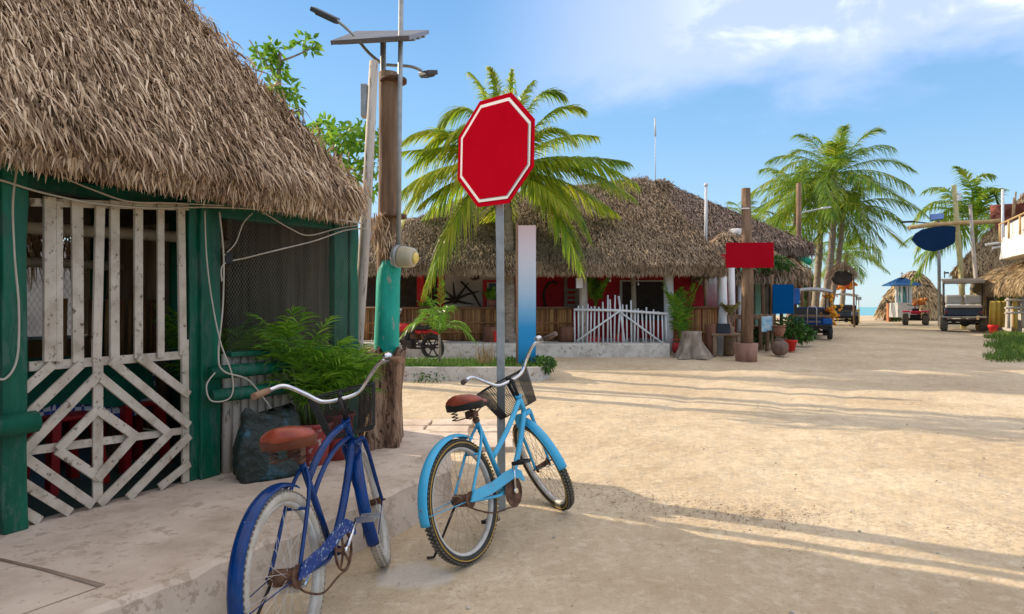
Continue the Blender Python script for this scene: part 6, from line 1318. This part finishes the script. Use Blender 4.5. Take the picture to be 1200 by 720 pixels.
# right thatched building
rb = thing('thatched_house', 'tall thatched house on the right edge behind the white balcony', 'building', (20, 28, .5))
O_ = (18.4, 28.4); V_ = Vector((.60, .80)); U_ = (.80, -.60)
cor = hip_roof(O_, U_, V_, 9, 6.5, 2.9, 6.7, 2.7, 3); roof_mesh(cor, rb, thatch_gold, 420, .34, .034, .3, k=(1, 0, .05, .8), lift=.05, fr=260, jit=.45)
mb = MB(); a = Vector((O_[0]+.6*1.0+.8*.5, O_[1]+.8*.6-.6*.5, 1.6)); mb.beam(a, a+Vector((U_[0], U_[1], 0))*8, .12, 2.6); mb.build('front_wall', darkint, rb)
mb = MB(); a = W(1166, 240, 29); b = W(1200, 238, 27); mb.add([a, b, b+Vector((1.5, 0, 0)), b+Vector((1.5, 0, -1.6)), W(1186, 285, 27.6), a+Vector((0, 0, -.5))]+[p+Vector((0, .3, 0)) for p in (a, b, b+Vector((1.5, 0, 0)), b+Vector((1.5, 0, -1.6)), W(1186, 285, 27.6), a+Vector((0, 0, -.5)))], [(5, 4, 3, 2, 1, 0), (6, 7, 8, 9, 10, 11), (0, 1, 7, 6), (1, 2, 8, 7), (5, 0, 6, 11), (4, 5, 11, 10)]); mb.build('brick_gable', M('brick', [(.16, .05, .04), (.3, .10, .07)], .9, 9, (1, 1, 4)), rb)
bl_ = thing('white_balcony', 'bright white upper balcony jutting in at the right edge', 'balcony', W(1200, 300, 22))
A_, B_ = Vector((X(1171, 25.2), 25.2, 0)), Vector((16.1, 21.0, 0)); zt0, zb0 = W(1173, 268, 25.2).z, W(1170, 303, 25.2).z
mb = MB(); mb.add([(A_.x, A_.y, zb0-.05), (B_.x+.1, B_.y, zb0-.05), (B_.x+.1, B_.y, zb0+.75), (A_.x+.1, A_.y, zb0+.75), (A_.x+4, A_.y, zb0-.05), (B_.x+4, B_.y, zb0-.05), (B_.x+4, B_.y, zb0+.75), (A_.x+4, A_.y, zb0+.75)], [(0, 1, 2, 3), (4, 7, 6, 5), (0, 3, 7, 4), (1, 5, 6, 2), (3, 2, 6, 7), (0, 4, 5, 1)]); mb.build('parapet', M('lime_white', [(.66, .64, .60), (.78, .76, .72)], .8, 3), bl_, bevel=.02)
mb = MB(); mb.tube([(A_.x, A_.y, zb0+1.25), (B_.x, B_.y, zb0+1.25)], .035, 6); mb.build('handrail', goldlog, bl_)
for k_ in (.02, .3, .62, .95): p = A_.lerp(B_, k_); mb = MB(); mb.tube([(p.x, p.y, zb0+.6), (p.x, p.y, zb0+1.27)], .04, 6); mb.build('baluster', goldlog, bl_)
mb = MB(); p0 = A_+Vector((.06, -.2, zb0+.76)); mb.add([p0, (B_.x+.05, B_.y, zb0+.76), (B_.x+.05, B_.y, zb0+1.2), (A_.x+.06, A_.y-.2, zb0+1.2), p0+Vector((.05, 0, 0)), (B_.x+.1, B_.y, zb0+.76), (B_.x+.1, B_.y, zb0+1.2), (A_.x+.11, A_.y-.2, zb0+1.2)], [(0, 1, 2, 3), (7, 6, 5, 4), (2, 6, 7, 3)]); mb.build('rail_cloth', white_paint, bl_)
for px, py0, py1, Y in ((1175, 300, 222, 25.4), (1188, 262, 232, 25.6), (1190.5, 255, 225, 26)):
    mb = MB(); mb.tube([W(px-(2 if px > 1180 else 0), py0, Y), W(px, py1, Y)], .05 if px < 1180 else .03, 6); solo(mb, 'thin_pole', whitemetal if px < 1180 else gw, {1175: 'tall thin white pole at the left end of the white balcony', 1188: 'short bare stick standing on the white balcony', 1190.5: 'thin bare stick at the back of the white balcony'}[px], 'pole', W(px, py0, Y), 'poles on the balcony')
for z_, px in ((287, 1155), (291, 1163)): mb = MB(); mb.tube([W(px, z_, 25.6), W(px+22, z_-3, 25.6)], .045, 6); solo(mb, 'roof_beam', whitemetal, ('upper' if px == 1155 else 'lower')+' white beam end poking out left of the balcony', 'beam', W(px, z_, 25.6), 'beam ends by the balcony')
ct = thing('thatch_canopy', 'sunlit golden thatch canopy with rounded edge at the right', 'canopy', (18, 25, .5))
V_ = Vector((1.3, 4.2)).normalized(); U_ = (V_.y, -V_.x); O_ = (16.6, 22.0); rgs = []
mb = MB(); ln = 4.7; prof = [(.0, 2.15), (.15, 2.45), (.6, 2.75), (1.4, 3.0), (2.6, 3.1)]; vs = []
for s_ in (0, ln):
    for u_, z_ in prof: vs.append((O_[0]+V_.x*s_+U_[0]*u_, O_[1]+V_.y*s_+U_[1]*u_, z_))
k_ = len(prof); mb.add(vs, [(i, i+1, k_+i+1, k_+i) for i in range(k_-1)]); mb.v += [(p[0], p[1], p[2]-.16) for p in mb.v]; mb.add([], []); mb.f += [(2*k_+i, 3*k_+i, 3*k_+i+1, 2*k_+i+1) for i in range(k_-1)]+[(k_+i, k_+i+1, 3*k_+i+1, 3*k_+i) for i in range(k_-1)]+[(i+1, i, 2*k_+i, 2*k_+i+1) for i in range(k_-1)]; mb.sm += [False]*(3*(k_-1)); co = mb.build('roof', thatch_core, ct)
fc = [(vs[i], vs[k_+i], vs[k_+i+1], vs[i+1], 1) for i in range(k_-1)]; VV, FF, off = thatch_faces([tuple(Vector(q) for q in f_[:4])+(1,) for f_ in fc], 800, .32, .028, .05, .4)
v2, f2, off = fringe([(Vector(vs[k_]), Vector(vs[0])), (Vector(vs[k_+2])-Vector((0, 0, .2)), Vector(vs[k_])-Vector((0, 0, 0)))], 420, .3, .045, .16, .08, off); mesh_obj('thatch', np.concatenate(VV+v2), np.concatenate(FF+f2), thatch_gold, co)
for s_, u_ in ((.3, .5), (2.4, .5), (1.6, 2.4)): p = Vector((O_[0]+V_.x*s_+U_[0]*u_, O_[1]+V_.y*s_+U_[1]*u_, 0)); mb = MB(); mb.tube([(p.x, p.y, .4), (p.x, p.y, 2.7)], .09, 8); mb.build('post', goldlog, ct)
mb = MB(); p = (18.9, 24.2); mb.box((p[0]+.9, p[1]+1, 1.5), (2.6, 2, 2.1)); solo(mb, 'whitewashed_kiosk', whitewall, 'whitewashed wall of a kiosk under the sunlit canopy at the right edge', 'kiosk', (p[0], p[1], .5))
fe = thing('rail_fence', 'low yellow and grey rail fence in front of the kiosk at the right edge', 'fence', (X(1185, 23.6), 23.6, .48))
for px in (1182, 1190, 1199, 1210): mb = MB(); mb.tube([W(px, 385, 23.6), W(px-.5, 349, 23.6)], .055, 7, jit=.08); mb.build('post', yellowp if px in (1190, 1210) else weathered, fe)
for y_ in (352, 361, 367): mb = MB(); mb.tube([W(1178, y_, 23.5), W(1215, y_-1, 23.5)], .04, 6, jit=.08); mb.build('rail', weathered, fe)
mb = MB(); vs = []; n = 14
for i in range(n+1):
    for j, (py) in enumerate((353, 364, 384)): p = W(1161+17*i/n, py, 24.0); vs.append((p.x, 24.0+.07*math.sin(i*1.3)+.03*j, p.z))
mb.add(vs, [(3*i+j, 3*i+j+1, 3*i+j+4, 3*i+j+3) for i in range(n) for j in range(2)], True); o_ = solo(mb, 'yellow_cloth', yellowp, 'yellow cloth hanging over the end of the rail fence beside the golf cart', 'cloth', W(1169, 384, 24)); md = o_.modifiers.new('solid', 'SOLIDIFY'); md.thickness = .02
c = Vector((X(1164, 23.8), 23.8, .46)); mb = MB(); mb.lathe(c, [(.10, 0), (.14, .2), (.17, .22), (.17, .3), (.14, .3)], 14); solo(mb, 'red_pot', plasred, 'red pot on the sand at the foot of the yellow cloth', 'pot', c)
mb = MB(); c = W(1181, 350, 24.6); leafcloud(mb, c+Vector((0, 0, .15)), (.35, .3, .3), 300, .16); solo(mb, 'green_shrub', leaf_tree, 'bright green leaves under the canopy above the rail fence', 'plant', c)
table('low dark table in the shade behind the golf cart', X(1152, 26.5), X(1166, 26.5), 26.5, .49, 1.0, (X(1153, 26.5), X(1165, 26.5)), gw, .5)
random.seed(55)
def gp_():
    while True:
        y = random.uniform(15.6, 23.2); x0 = X(1166+8*math.sin(y*2.2)+(random.random()**2)*90-6, y); x = x0+random.random()**1.5*3
        return (x, y, gz(x, y)-.01)
grass_patch('tall_grass', 'unkempt green grass patch at the right edge of the street', gp_, 11000, .22, grass_m, .02)

# ================================================================== TREES BEHIND THE LEFT HUT
def leafy_tree(label, base, joints, clumps, r_, seed, group=None, size=.14, mat=None, r0=.09):
    random.seed(seed); t = thing('leafy_tree', label, 'tree', base, group); tb = MB()
    for path, ra in joints: tb.tube(smooth([Vector(p) for p in path], 3), [ra*(1-.6*i/(3*(len(path)-1))) for i in range(3*(len(path)-1)+1)], 6)
    tb.build('trunk', greybark, t); cb_ = MB()
    for p, rr_, n_ in clumps: leafcloud(cb_, p, rr_, n_, size)
    cb_.build('crown', mat or leaf_tree, t); return t
YT = 14.0; w_ = lambda px, py, d=0: W(px, py, YT+d)
b = w_(345, 400); b.z = gz(b.x, YT)
leafy_tree('spindly tree with bare forks and tufts of bright leaves above the hut roof', b, [([b, w_(350, 250), w_(332, 130), w_(327, 100), w_(328, 62)], .09), ([w_(328, 95), w_(312, 75), w_(292, 47)], .03), ([w_(328, 72), w_(345, 66), w_(369, 55)], .03), ([w_(334, 140), w_(350, 130), w_(358, 145)], .03)],
    [(w_(308, 66), (.28, .25, .24), 80), (w_(323, 57), (.2, .2, .15), 40), (w_(358, 52), (.24, .2, .22), 70), (w_(327, 80), (.2, .2, .14), 50), (w_(332, 103), (.34, .3, .26), 90), (w_(340, 118), (.28, .3, .28), 70), (w_(322, 110), (.2, .3, .2), 35)], 0, 71, size=.17)
YT = 12.5; b = w_(395, 400); b.z = gz(b.x, YT)
cl = []; random.seed(8)
for i in range(26): cl.append((w_(random.uniform(366, 440), random.uniform(150, 225)+0, random.uniform(-.8, .8)), (.36, .36, .22), 36))
leafy_tree('wide leafy tree glimpsed between the hut roof corner and the timber poles', b, [([b, w_(398, 300), w_(400, 220), w_(395, 180)], .11), ([w_(399, 240), w_(425, 200), w_(440, 180)], .05), ([w_(398, 230), w_(380, 180), w_(370, 160)], .05)], cl, 0, 72, size=.17)
# timber poles farther left, hidden by the hut, placed for the sand's shadow streaks
random.seed(77)
for i, (x, y, h, r_) in enumerate(((-8.0, 16.4, 8.7, .17), (-8.2, 15.1, 7.9, .08))):
    mb = MB(); mb.tube([(x, y, 0), (x+.1, y, h*.5), (x, y, h)], [r_, r_*.95, r_*.85], 10, jit=.03); solo(mb, 'timber_pole', weathered, ['thick timber pole standing in the yard behind the hut', 'slim timber pole standing in the yard behind the hut'][i], 'pole', (x, y, 0))
